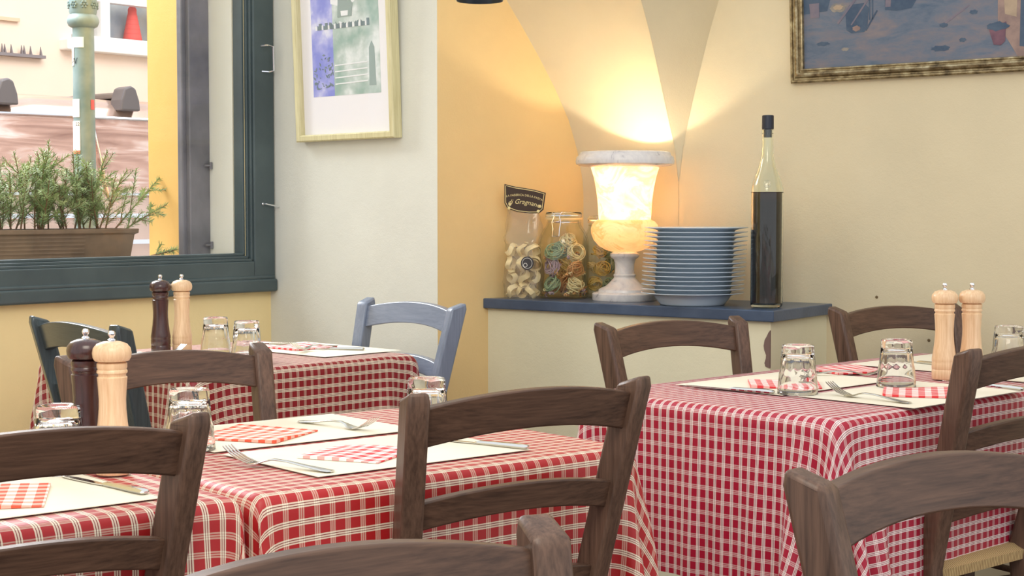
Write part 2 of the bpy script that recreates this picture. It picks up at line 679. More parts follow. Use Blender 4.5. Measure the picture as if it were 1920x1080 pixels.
# ------------------------------------------------------------------ window
win = thing('window_1', 'wide window with dark green painted frame in the left wall', 'window')
del win['category']; del win['label']
win['kind'] = 'structure'
fr = MB()
FZ0 = 0.868
slab(fr, 0.004, 0.094, -0.028, 0.05, FZ0 + 0.002, WZ1 + 0.10)      # right stile
slab(fr, WT1, WT1 + 0.09, -0.028, 0.05, FZ0, WZ1 + 0.10)
slab(fr, 0.094, WT1, -0.028, 0.05, FZ0 + 0.045, WZ0 - 0.012)       # bottom rail
slab(fr, 0.094, WT1, -0.028, 0.05, WZ1, WZ1 + 0.10)
obj('frame', fr, M['green_paint'], win, smooth=False, bevel=0.004)
md = MB()
slab(md, 0.002, WT1 + 0.09, -0.040, -0.005, FZ0 - 0.004, FZ0 + 0.04)   # rounded lower moulding
slab(md, 0.006, WT1 + 0.09, -0.034, -0.005, FZ0 + 0.036, FZ0 + 0.052)
obj('sill_moulding', md, M['green_paint'], win, smooth=False, bevel=0.010, seg=4)
for k, (a, b, dd) in enumerate(((0.094, 0.103, -0.020), (0.103, 0.111, -0.010), (0.111, 0.121, 0.0))):
    bd = MB()
    slab(bd, a, b, dd, 0.045, WZ0 - 0.012 + k * 0.009, WZ1)
    zb = WZ0 - 0.012 + k * 0.009
    slab(bd, a, WT1, dd, 0.045, zb, zb + 0.009)
    obj('glazing_bead', bd, M['green_paint'], win, smooth=False, bevel=0.002)
pn = MB()
slab(pn, 0.118, WT1, 0.020, 0.024, WZ0 + 0.006, WZ1)
obj('pane', pn, M['pane'], win, smooth=False)
hd = MB()
hz0, hz1 = zof(133, 5.40), zof(88, 5.40)
hp = [wpt(0.060, -0.028, hz1 + 0.002), wpt(0.052, -0.05, hz1 + 0.004), wpt(0.032, -0.056, hz1), wpt(0.030, -0.056, hz0), wpt(0.045, -0.05, hz0 - 0.004), wpt(0.056, -0.028, hz0 - 0.002)]
hd.tube(hp, 0.0035, 8)
obj('handle', hd, M['chrome'], win, label='bright metal pull handle')
hk = MB()
zz = zof(383, 5.40)
hk.tube([wpt(0.06, -0.028, zz + 0.001), wpt(0.057, -0.045, zz + 0.001), wpt(0.02, -0.05, zz - 0.006), wpt(0.002, -0.045, zz - 0.009)], 0.0028, 8)
hk.ball(wpt(0.06, -0.03, zz + 0.001), 0.005)
obj('stay_hook', hk, M['chrome'], win, label='thin metal stay hook')

# outer window frame in the opening and the sill between
of = MB()
slab(of, WT0 + 0.0, 0.205, 0.17, 0.225, 0.97, WZ1)
slab(of, 0.203, 0.222, 0.188, 0.215, 0.97, WZ1)
ow = obj('window_2', of, M['grey_paint'], smooth=False, bevel=0.004)
ow['kind'] = 'structure'
hb = MB()
for hz in (1.02, 1.29):
    hb.tube([wpt(0.126, 0.158, hz - 0.012), wpt(0.126, 0.158, hz + 0.012)], 0.006, 8)
    hb.tube([wpt(0.126, 0.158, hz), wpt(0.15, 0.16, hz)], 0.004, 6)
obj('hinge', hb, M['grey_paint'], ow)
sl = MB()
slab(sl, WT0 + 0.001, WT1, 0.03, DEP + 0.05, 0.94, 0.975)
struct('trim_2', sl, mottled('weathered_sill', srgb(150, 146, 140), srgb(190, 186, 178), 9, 0.7, 0.3))

# ------------------------------------------------------------------ the street outside
st = MB()
slab(st, -14, 8, DEP, 5.6, -0.14, -0.04)
struct('ground', st, mottled('street_paving', srgb(120, 116, 110), srgb(160, 154, 146), 5, 0.9, 0.3))
FD = 5.5
fc = MB()
wt_a, wt_b, wz_a, wz_b = -3.92, -3.05, 2.32, 3.75
slab(fc, -14, wt_a, FD, FD + 0.3, -0.2, 6)
slab(fc, wt_b, 6, FD, FD + 0.3, -0.2, 6)
slab(fc, wt_a, wt_b, FD, FD + 0.3, -0.2, wz_a)
slab(fc, wt_a, wt_b, FD, FD + 0.3, wz_b, 6)
facade = obj('building_facade', fc, plaster('pink_cream_render', srgb(250, 226, 206), 0.03), smooth=False)
tag(facade, 'pale pink rendered house front across the street', 'building')
fw = MB()
Wm = plain('white_window_paint', srgb(250, 248, 244), 0.4)
slab(fw, wt_a, wt_a + 0.05, FD + 0.04, FD + 0.12, wz_a, wz_b)
slab(fw, wt_b - 0.05, wt_b, FD + 0.04, FD + 0.12, wz_a, wz_b)
slab(fw, -3.40, -3.32, FD + 0.03, FD + 0.12, wz_a, wz_b)
slab(fw, wt_a, wt_b, FD + 0.04, FD + 0.12, wz_a, wz_a + 0.05)
slab(fw, wt_a, wt_b, FD + 0.04, FD + 0.12, wz_a + 0.30, wz_a + 0.35)
slab(fw, wt_a, wt_b, FD + 0.04, FD + 0.12, wz_b - 0.06, wz_b)
f2 = obj('window', fw, Wm, facade, smooth=False, label='white framed casement window')
g2 = MB()
slab(g2, wt_a, wt_b, FD + 0.26, FD + 0.29, wz_a, wz_b)
obj('dim_room_behind', g2, mottled('pale_blue_grey_curtain', srgb(150, 165, 178), srgb(205, 208, 200), 3, 0.5), f2, smooth=False)
g3 = MB()
slab(g3, wt_a + 0.02, wt_b - 0.02, FD + 0.07, FD + 0.075, wz_a + 0.02, wz_b - 0.02)
obj('pane', g3, M['pane'], f2, smooth=False)
fs_ = MB()
slab(fs_, -4.1, -2.95, FD - 0.10, FD + 0.03, wz_a - 0.075, wz_a - 0.0)
obj('window_sill', fs_, Wm, facade, smooth=False, bevel=0.008)
for z in (2.78, 2.42):
    e = MB(); slab(e, -2.62, 0.5, FD - 0.03, FD + 0.01, z - 0.012, z + 0.012)
    obj('ledge', e, plain('tan_ledge', srgb(226, 200, 170), 0.8), facade, smooth=False)
sp = MB()
slab(sp, -2.80, 0.5, FD - 0.06, FD + 0.0, 2.17, 2.19)
for k in range(14):
    t = -2.78 + k * 0.05 + (0.03 if k % 3 else 0)
    sp.tube([wpt(t, FD - 0.03, 2.19), wpt(t + 0.01, FD - 0.04, 2.25)], [0.012, 0.002], 5)
o = obj('spike_strip', sp, plain('grey_spikes', srgb(150, 140, 140), 0.5, 0.5))
tag(o, 'thin grey spiked strip on the pink house front, far left', 'spike strip')
ls = MB()
lsp = wpt(-3.70, FD + 0.17, 0)
for k in range(8):
    r0 = 0.085 * (1 - 0.085 * k)
    ls.lathe([(r0 * 1.0, 0.035 * k), (r0 * 0.94, 0.035 * k + 0.018), (r0 * 0.90, 0.035 * k + 0.034)], 20)
ls.ball((0, 0, 0.28), 0.034)
o = obj('lampshade', ls, plain('red_fabric', srgb(232, 92, 84), 0.7), loc=(lsp.x, lsp.y, wz_a))
tag(o, 'red cone shaped lampshade standing inside the white window across the street', 'lampshade')

# lamp post
PP = wpt(-0.105, 1.2, 0)
post = thing('lamp_post', 'green cast iron lamp post with pasted stickers outside the window', 'lamp post', (PP.x, PP.y, -0.15))
PG = mottled('green_cast_iron', srgb(104, 128, 130), srgb(132, 150, 150), 10, 0.45, 0.2)
ps = MB()
ps.lathe([(0.07, 0), (0.07, 0.3), (0.05, 0.4), (0.0425, 0.6), (0.0415, 2.01)], 28)
ps.lathe([(0.043, 2.30), (0.037, 3.2)], 28)
obj('shaft', ps, PG, post)
zc0 = 1.86 + 0.15
cpx = MB()
cpx.lathe([(0.042, zc0 - 0.012), (0.055, zc0 - 0.005), (0.061, zc0 + 0.008), (0.062, zc0 + 0.02), (0.055, zc0 + 0.034), (0.05, zc0 + 0.04), (0.0535, zc0 + 0.05), (0.0535, zc0 + 0.10), (0.052, zc0 + 0.115),
           (0.057, zc0 + 0.125), (0.060, zc0 + 0.14), (0.056, zc0 + 0.152), (0.046, zc0 + 0.165), (0.043, zc0 + 0.30)], 28)
cap = obj('collar', cpx, PG, post)
rs = MB()
for k in range(8):
    a = 2 * PI * k / 8 + 0.35
    c = Vector((0.054 * math.cos(a), 0.054 * math.sin(a), zc0 + 0.076))
    tx = Vector((-math.sin(a), math.cos(a), 0))
    for j in range(6):
        b = 2 * PI * j / 6
        rs.ball(c + tx * 0.011 * math.cos(b) + Vector((0, 0, 0.011 * math.sin(b))), 0.006, 6)
    rs.ball(c, 0.006, 6)
obj('rosettes', rs, PG, cap)


def sticker(name, za, zb, a0, a1, mat, r=0.0428, parent=None, label=None):
    mb = MB()
    n = 8
    vs = []
    for k in range(n + 1):
        a = a0 + (a1 - a0) * k / n
        for rr in (r, r + 0.0008):
            vs += [(rr * math.cos(a), rr * math.sin(a), za), (rr * math.cos(a), rr * math.sin(a), zb)]
    fs = []
    for k in range(n):
        b = 4 * k
        fs += [(b + 2, b + 6, b + 7, b + 3), (b, b + 1, b + 5, b + 4), (b + 1, b + 3, b + 7, b + 5), (b, b + 4, b + 6, b + 2)]
    fs += [(0, 2, 3, 1), (4 * n, 4 * n + 1, 4 * n + 3, 4 * n + 2)]
    mb.add(vs, fs)
    return obj(name, mb, mat, parent, smooth=False, label=label)


def wrap_text(body, size, za, a_mid, mat, parent, r=0.0441):
    vs, fs = text_mesh(body, size)
    mb = MB()
    mb.add([(r * math.cos(a_mid + v.x / r), r * math.sin(a_mid + v.x / r), za + v.y) for v in vs], fs)
    return link('lettering', mb.mesh('lettering', mat, False), parent)


Wst = plain('white_sticker', srgb(245, 242, 236), 0.5)
INK = plain('black_ink', srgb(40, 44, 46), 0.6)
AF = -PI / 2 - 0.26       # side of the post turned to the camera
s1 = sticker('sticker', 1.77 + 0.15, 1.81 + 0.15, AF - 0.9, AF + 0.55, Wst, parent=post)
s2 = sticker('sticker', 1.70 + 0.15, 1.77 + 0.15, AF - 1.15, AF - 0.45, Wst, parent=post)
wrap_text('OW', 0.036, 1.716 + 0.15, AF - 0.78, INK, s2)
s3 = sticker('sticker', 1.50 + 0.15, 1.57 + 0.15, AF - 1.1, AF + 0.1, Wst, parent=post)
s4 = sticker('sticker', 1.37 + 0.15, 1.485 + 0.15, AF - 1.1, AF + 0.12, Wst, parent=post)
wrap_text('22', 0.020, 1.472 + 0.15, AF - 0.12, INK, s4)
s5 = sticker('sticker', 1.357 + 0.15, 1.37 + 0.15, AF - 1.1, AF + 0.1, plain('orange_band', srgb(226, 120, 90), 0.5), parent=post)
s6 = sticker('sticker', 1.53 + 0.15, 1.568 + 0.15, AF + 1.15, AF + 1.6, plain('red_round', srgb(214, 90, 90), 0.5), parent=post)

# parked car
CT, CD0 = -0.6, 1.95
cx = -TW
car_o = wpt(CT, CD0, -0.04)
car = thing('car', 'parked car with roof bars seen behind the lamp post', 'car', car_o, math.atan2(cx.y, cx.x) - R(2))
paint = mottled('grey_brown_metallic', srgb(196, 166, 152), srgb(214, 190, 178), 2, 0.16, 0, 0.7)
cb = MB()
WID = 1.78
stations = [(-2.15, 0.75, 0.72), (-2.05, 0.98, 0.95), (-1.2, 1.13, 1.10), (-0.55, 1.62, 1.21), (-0.1, 1.70, 1.22), (0.6, 1.705, 1.22), (1.3, 1.68, 1.22), (1.75, 1.58, 1.22), (2.1, 1.20, 1.15), (2.2, 0.7, 0.68)]
secs = []
for (x, roof, belt) in stations:
    half = [(0.02, 0.35), (0.0, 0.6), (0.0, min(0.95, belt - 0.05)), (0.03, belt), (0.03 + 0.16 * (roof - belt) / 0.48, roof - 0.06 * (roof - belt) / 0.48), (0.25, roof - 0.012), (0.55, roof + 0.02)]
    sec = [Vector((x, y, z)) for (y, z) in half] + [Vector((x, WID - y, z)) for (y, z) in reversed(half)]
    secs.append(sec)
cb.sweep(secs)
body = obj('body', cb, paint, car, angle=50)
gm = plain('dark_reflecting_glass', srgb(120, 104, 100), 0.06, 0.0, 1.0)
cg = NT('reflection_painted_car_glass')
cg.color(cg.ramp(cg.noise(cg.coord('Object', (1.2, 1, 9)), 1.6, 4, 0.55, 1.2), [(0.3, srgb(138, 104, 94)), (0.5, srgb(196, 160, 146)), (0.66, srgb(232, 214, 206))])).set(Roughness=0.06, Metallic=0.7)  # streaks imitate street reflections, painted into the glass colour
gm = cg.m
for (xa, xb, xc, xd) in ((-0.9, -0.42, 0.10, 0.10), (0.17, 0.17, 0.95, 0.95), (1.02, 1.02, 1.7, 1.45)):
    gb = MB()
    yb, yt = 0.030 - 0.006, 0.165
    q = [Vector((xa, yb + 0.005, 1.245)), Vector((xd if xd != xc else xc, yb + 0.005, 1.245)), Vector((xc, yt - 0.012, 1.60)), Vector((xb, yt - 0.012, 1.60))]
    if xd != xc:
        q = [Vector((xa, yb + 0.005, 1.245)), Vector((xc, yb + 0.005, 1.245)), Vector((xd, yt - 0.012, 1.60)), Vector((xb, yt - 0.012, 1.60))]
    nn = (q[1] - q[0]).cross(q[3] - q[0]).normalized()
    if nn.y > 0:
        nn = -nn
    gb.hexa([p - nn * 0.02 for p in q], [p + nn * 0.004 for p in q])
    wv = obj('side_window', gb, gm, car, smooth=False)
    tb = MB()
    tb.tube([p + nn * 0.008 for p in q], 0.008, 6, loop=True)
    obj('chrome_trim', tb, M['chrome'], wv)
ds = MB()
for zb_ in (1.14, 1.02):
    ds.box((-1.9, -0.006, zb_), (2.0, 0.01, zb_ + 0.02))
obj('side_moulding', ds, M['chrome'], car, smooth=False)
for xx in (-0.26, 0.38):
  for yy in (0.14, WID - 0.24):
    rb = MB()
    foot = [(-0.055, 0.0), (0.055, 0.0), (0.05, 0.05), (0.03, 0.105), (0.005, 0.118), (-0.03, 0.105), (-0.05, 0.05)]
    if 1:
        rb.hexa([Vector((xx + a, yy, 1.64 + b)) for a, b in foot], [Vector((xx + a * 0.9, yy + 0.10, 1.64 + b)) for a, b in foot])
    rbo = obj('roof_bar_foot', rb, plain('grey_plastic', srgb(92, 88, 92), 0.45), car, smooth=False, bevel=0.008)
    if yy > 1:
        continue
    bar = MB(); bar.box((xx - 0.03, 0.2, 1.70), (xx + 0.03, WID - 0.2, 1.73))
    obj('roof_bar', bar, plain('bar_metal', srgb(140, 138, 140), 0.3, 0.8), rbo, smooth=False, bevel=0.01)
for xx in (-1.35, 1.35):
  for yy in (0.02, WID - 0.22):
    wb = MB()
    if 1:
        n0 = len(wb.v)
        wb.lathe([(0.18, 0.0), (0.31, 0.0), (0.33, 0.03), (0.33, 0.17), (0.31, 0.2), (0.18, 0.2)], 28)
        for i in range(n0, len(wb.v)):
            x_, y_, z_ = wb.v[i]
            wb.v[i] = (xx + x_, yy + z_, 0.33 + y_)
    obj('wheel', wb, plain('tyre_rubber', srgb(40, 40, 42), 0.8), car)

# ------------------------------------------------------------------ planter with fir branches
rng = random.Random(5)
GP = mottled('weathered_brown_plastic', srgb(112, 92, 72), srgb(136, 112, 88), 12, 0.6, 0.1)
pc = wpt(0.79, 0.36, 0.975)
plant = thing('planter', 'brown ribbed window planter filled with cut fir branches outside the window', 'planter', pc, math.atan2(TW.y, TW.x))
pb = MB()
L2 = 0.44
secs = []
for (z, w, l) in ((0, 0.068, L2 - 0.012), (0.085, 0.082, L2 - 0.003), (0.088, 0.092, L2 + 0.006), (0.103, 0.093, L2 + 0.007)):
    secs.append([Vector((-l, -w, z)), Vector((l, -w, z)), Vector((l, w, z)), Vector((-l, w, z))])
pb.sweep(secs)
bx_ = obj('trough', pb, GP, plant, smooth=False, bevel=0.003)
rb = MB()
for k in range(6):
    z = 0.012 + k * 0.0125
    w = 0.068 + 0.014 * z / 0.085
    for sgn in (-1, 1):
        for a, b in ((-L2 + 0.2, L2 - 0.13), ):
            rb.box((a, sgn * w - 0.003, z), (b, sgn * w + 0.003, z + 0.005))
obj('ribs', rb, GP, bx_, smooth=False)
so = MB(); so.box((-L2 + 0.02, -0.075, 0.095), (L2 - 0.02, 0.075, 0.104))
obj('soil', so, mottled('dark_soil', srgb(60, 48, 38), srgb(90, 72, 54), 30, 0.95, 0.6), plant, smooth=False)


def fir_branch(length, seed, side=8):
    r = random.Random(seed)
    mb = MB()

    def shoot(p0, d, ln, r0, dens):
        n = max(5, int(ln / 0.02))
        pts = []
        d = d.normalized()
        bend = Vector((r.uniform(-.25, .25), r.uniform(-.25, .25), r.uniform(-.05, .25)))
        p = Vector(p0)
        for i in range(n + 1):
            pts.append(p.copy())
            dd = (d + bend * (i / n)).normalized()
            p = p + dd * (ln / n)
        mb.tube(pts, [r0 * (1 - 0.6 * i / n) for i in range(n + 1)], 5, 1)
        m = int(ln * dens)
        for i in range(m):
            u = 0.12 + 0.88 * i / m
            k = min(int(u * n), n - 1)
            q = pts[k].lerp(pts[k + 1], u * n - k)
            t = (pts[k + 1] - pts[k]).normalized()
            ax = t.orthogonal().normalized()
            ang = (0 if i % 2 else PI) + r.gauss(0, 0.75) + seed
            side_v = Matrix.Rotation(ang, 3, t) @ ax
            nd = (side_v * 0.85 + t * 0.62).normalized()
            l_ = 0.023 * r.uniform(.7, 1.15) * (1.0 if u < .9 else .7)
            w_ = t.cross(nd).normalized() * 0.0013
            mb.add([q - w_, q + w_, q + nd * l_ * 0.6 + w_ * 0.9, q + nd * l_, q + nd * l_ * 0.6 - w_ * 0.9, q + nd.cross(w_).normalized() * 0.0008 + nd * l_ * 0.4],
                   [(0, 1, 5), (1, 2, 5), (2, 3, 5), (3, 4, 5), (4, 0, 5)], 0)
        return pts
    main = shoot((0, 0, 0), Vector((0, 0, 1)), length, 0.0032, 520)
    for s in range(side):
        k = int(len(main) * (0.22 + 0.6 * s / side))
        a = r.uniform(0, 2 * PI)
        dv = Vector((math.cos(a), math.sin(a), 1.0 + r.uniform(-.2, .4)))
        shoot(main[k], dv, length * r.uniform(.3, .48) * (1 - 0.35 * s / side), 0.0018, 480)
    return mb


FIR = NT('fir_needles')
fv = FIR.coord('Object')
FIR.color(FIR.ramp(FIR.noise(fv, 22, 3), [(0.3, srgb(108, 136, 88)), (0.55, srgb(156, 176, 112)), (0.75, srgb(200, 206, 140))])).set(Roughness=0.5)
BARK = plain('fir_twig', srgb(120, 88, 62), 0.8)
variants = [fir_branch(0.30, 1).mesh('fir_branch', [FIR.m, BARK], False, fix=False), fir_branch(0.26, 2).mesh('fir_branch', [FIR.m, BARK], False, fix=False),
            fir_branch(0.22, 3, 6).mesh('fir_branch', [FIR.m, BARK], False, fix=False), fir_branch(0.34, 4, 4).mesh('fir_branch', [FIR.m, BARK], False, fix=False)]
# (along the trough: negative x is the right-hand end), lean and turn of each branch
for i in range(58):
    u = i / 57
    x = -0.36 + 0.76 * u + rng.uniform(-.02, .02)
    y = rng.uniform(-0.055, 0.055)
    me = variants[rng.choice((0, 1, 2, 2, 1, 0, 2))]
    lean = rng.uniform(-0.35, 0.35)
    b = link('fir_branch', me, plant, (x, y, 0.085), (rng.uniform(-.3, .3), lean, rng.uniform(0, 6.28)))
    b.scale = (1, 1, rng.uniform(0.74, 1.05))
for (x, y, ry, rx, v, sc) in ((-0.40, 0.0, -0.86, 0.1, 3, 1.0), (-0.41, 0.03, -1.02, -0.1, 2, 0.95), (-0.37, -0.03, -0.50, 0.2, 0, 0.88), (-0.34, -0.04, -0.25, 0.15, 0, 1.0)):
    b = link('fir_branch', variants[v], plant, (x, y, 0.085), (rx, ry, 0.0))
    b.scale = (1, 1, sc)
spg = link('fir_sprig', fir_branch(0.12, 9, 3).mesh('fir_sprig', [FIR.m, BARK], False, fix=False), None, wpt(0.27, 0.30, 0.984), (0, R(80), math.atan2(-TW.y, -TW.x)))
tag(spg, 'small loose fir sprig lying on the outer window sill', 'sprig')

# ------------------------------------------------------------------ tables and cloths
def table(name, label, cx_, cy_, ang, w, l, h):
    t = thing('table', label, 'table', (cx_, cy_, 0), R(ang))
    tp = MB(); tp.box((-w / 2 + 0.03, -l / 2 + 0.03, h - 0.03), (w / 2 - 0.03, l / 2 - 0.03, h))
    obj('tabletop', tp, M['table_wood'], t, smooth=False)
    for sx in (-1, 1):
        for sy in (-1, 1):
            lg = MB(); a, b = sx * (w / 2 - 0.06), sy * (l / 2 - 0.06)
            lg.box((a - 0.025, b - 0.025, 0), (a + 0.025, b + 0.025, h - 0.03))
            obj('leg', lg, M['table_wood'], t, smooth=False)
    ap = MB()
    for s_ in (-1, 1):
        ap.box((-w / 2 + 0.05, s_ * (l / 2 - 0.06) - 0.01, h - 0.09), (w / 2 - 0.05, s_ * (l / 2 - 0.06) + 0.01, h - 0.03))
        ap.box((s_ * (w / 2 - 0.06) - 0.01, -l / 2 + 0.05, h - 0.09), (s_ * (w / 2 - 0.06) + 0.01, l / 2 - 0.05, h - 0.03))
    obj('apron', ap, M['table_wood'], t, smooth=False)
    return t


def drape(w, l, dx, dy, seed, lim=None, sp=0.017, steps=230, iters=10):
    """a cloth falling over a table top, stepped with simple distance constraints"""
    r = np.random.RandomState(seed)
    nx = int(round((w + 2 * dx) / sp)) + 1
    ny = int(round((l + 2 * dy) / sp)) + 1
    X, Y = np.meshgrid(np.linspace(-w / 2 - dx, w / 2 + dx, nx), np.linspace(-l / 2 - dy, l / 2 + dy, ny))
    hx, hy = X[0, 1] - X[0, 0], Y[1, 0] - Y[0, 0]
    U = np.stack([X, Y], -1)
    P = np.stack([X, Y, np.zeros_like(X)], -1)
    # smooth random unevenness so that the folds differ
    ph = r.rand(6) * 6.28
    P[..., 2] += 0.004 * (np.sin(9 * X + ph[0]) + np.sin(11 * Y + ph[1]) + np.sin(17 * X + 5 * Y + ph[2]))
    ins_ = (np.abs(X) <= w / 2 - 0.004) & (np.abs(Y) <= l / 2 - 0.004)
    P[ins_, 2] = 0.0
    Wt = np.where(ins_, 0.0, 1.0)[..., None]
    Q = P.copy()
    dg = math.hypot(hx, hy)
    S = slice

    def con(a, b, L, k):
        A, B = P[a], P[b]
        wa, wb = Wt[a], Wt[b]
        d = B - A
        n = np.sqrt((d * d).sum(-1, keepdims=True)) + 1e-9
        c = k * (n - L) / n * d / np.maximum(wa + wb, 1e-9)
        P[a] += c * wa
        P[b] -= c * wb

    def pairs(n, off):
        res = []
        for st_ in (0, 1) if off == 1 else (0, 1, 2, 3):
            if off == 1:
                m = (n - 1 - st_) // 2 + ((n - 1 - st_) % 2)
                i0 = np.arange(st_, n - 1, 2)
            else:
                i0 = np.arange(st_, n - 2, 4)
            res.append((i0, i0 + off))
        return res
    px1, py1, px2, py2 = pairs(nx, 1), pairs(ny, 1), pairs(nx, 2), pairs(ny, 2)
    e = 0.004
    for step in range(steps):
        V = (P - Q) * 0.975
        Q = P.copy()
        P = P + V * Wt
        P[..., 2] -= 9.8 * 0.010 ** 2 * Wt[..., 0] * 1.0
        for it in range(iters):
            for a, b in px1:
                con((S(None), a), (S(None), b), hx, 1.0)
            for a, b in py1:
                con((a, S(None)), (b, S(None)), hy, 1.0)
            if it % 2 == 0:
                for a, b in py1:
                    con((a[:, None], np.arange(nx - 1)[None, :]), (b[:, None], np.arange(1, nx)[None, :]), dg, 0.25)
                    con((a[:, None], np.arange(1, nx)[None, :]), (b[:, None], np.arange(nx - 1)[None, :]), dg, 0.25)
                for a, b in px2:
                    con((S(None), a), (S(None), b), 2 * hx, 0.25)
                for a, b in py2:
                    con((a, S(None)), (b, S(None)), 2 * hy, 0.25)
            ax, ay, z = np.abs(P[..., 0]), np.abs(P[..., 1]), P[..., 2]
            qx, qy, qz = w / 2 + e - ax, l / 2 + e - ay, -z
            inside = (qx > 0) & (qy > 0) & (qz > 0) & (Wt[..., 0] > 0)
            mx = inside & (qx <= qy) & (qx <= qz)
            my = inside & (qy < qx) & (qy <= qz)
            mz = inside & ~mx & ~my
            P[..., 0] = np.where(mx, np.sign(P[..., 0]) * (w / 2 + e), P[..., 0])
            P[..., 1] = np.where(my, np.sign(P[..., 1]) * (l / 2 + e), P[..., 1])
            P[..., 2] = np.where(mz, 0.0, P[..., 2])
            if lim:
                if lim[0] is not None:
                    P[..., 0] = np.maximum(P[..., 0], lim[0])
                if lim[1] is not None:
                    P[..., 0] = np.minimum(P[..., 0], lim[1])
    return P, U


def cloth(label, cx_, cy_, ang, w, l, h, dx, dy, seed, mat, lim=None, uvoff=(0, 0)):
    P, U = drape(w, l, dx, dy, seed, lim)
    ny, nx, _ = P.shape
    mb = MB()
    mb.v = [tuple(p) for p in P.reshape(-1, 3)]
    mb.f = [(j * nx + i, j * nx + i + 1, (j + 1) * nx + i + 1, (j + 1) * nx + i) for j in range(ny - 1) for i in range(nx - 1)]
    mb.m = [0] * len(mb.f)
    mb.uv = [(u[0] + uvoff[0], u[1] + uvoff[1]) for u in U.reshape(-1, 2)]
    me = mb.mesh('tablecloth', mat, True, fix=False, angle=0)
    o = link('tablecloth', me, None, (cx_, cy_, h + 0.002), (0, 0, R(ang)))
    s_ = o.modifiers.new('sub', 'SUBSURF'); s_.levels = 1; s_.render_levels = 1
    return tag(o, label, 'tablecloth', 'checked tablecloths')


CREAM = srgb(246, 232, 206)
TA = 40
u40 = Vector((math.cos(R(TA)), math.sin(R(TA)), 0)); v40 = Vector((-u40.y, u40.x, 0))
T2C = Vector((-0.296, 2.728, 0))
T1C = T2C - u40 * 0.762
T3C = Vector((-0.771, 4.364, 0))
RA = 44
RC = Vector((0.142, 3.372, 0)) + Vector((0.695 * 0, 0, 0))
vR = Vector((math.cos(R(RA)), math.sin(R(RA)), 0)); wR = Vector((-vR.y, vR.x, 0))
RTC = RC + vR * 0.66 - wR * 0.325
HL, HR = 0.743, 0.759
table('table', 'square wooden table under the red cloth at the lower left edge', T1C.x, T1C.y, TA, 0.745, 0.69, HL)
table('table', 'square wooden table under the red cloth in the centre foreground', T2C.x, T2C.y, TA, 0.745, 0.69, HL)
table('table', 'small wooden table under the dark red cloth below the window', T3C.x, T3C.y, 47, 0.76, 0.70, HL)
table('table', 'long wooden table under the crimson cloth on the right', RTC.x, RTC.y, RA, 1.32, 0.65, HR)
RED = srgb(176, 20, 24)
CRIM = srgb(168, 0, 46)
DRED = srgb(142, 12, 26)
cloth('red and cream checked cloth on the table at the lower left edge', T1C.x, T1C.y, TA, 0.745, 0.69, HL, 0.28, 0.28, 1, plaid('red_plaid', RED, CREAM, 0.0265, 0.0235, 'u'), (None, 0.745 / 2 + 0.008))
cloth('red checked cloth on the square table in the centre foreground', T2C.x, T2C.y, TA, 0.745, 0.69, HL, 0.298, 0.298, 2, plaid('red_plaid_lengthways', RED, CREAM, 0.0265, 0.0235, 'v'), (-0.745 / 2 - 0.008, None))
cloth('dark red checked cloth on the small table below the window', T3C.x, T3C.y, 47, 0.76, 0.70, HL, 0.29, 0.29, 3, plaid('dark_red_plaid', DRED, CREAM, 0.0235, 0.0235, 'v'))
cloth('crimson and white checked cloth on the long table at the right', RTC.x, RTC.y, RA, 1.32, 0.65, HR, 0.325, 0.325, 4, plaid('crimson_plaid', CRIM, srgb(250, 234, 228), 0.0235, 0.0205, 'v'))
ZL, ZR = HL + 0.0045, HR + 0.0045

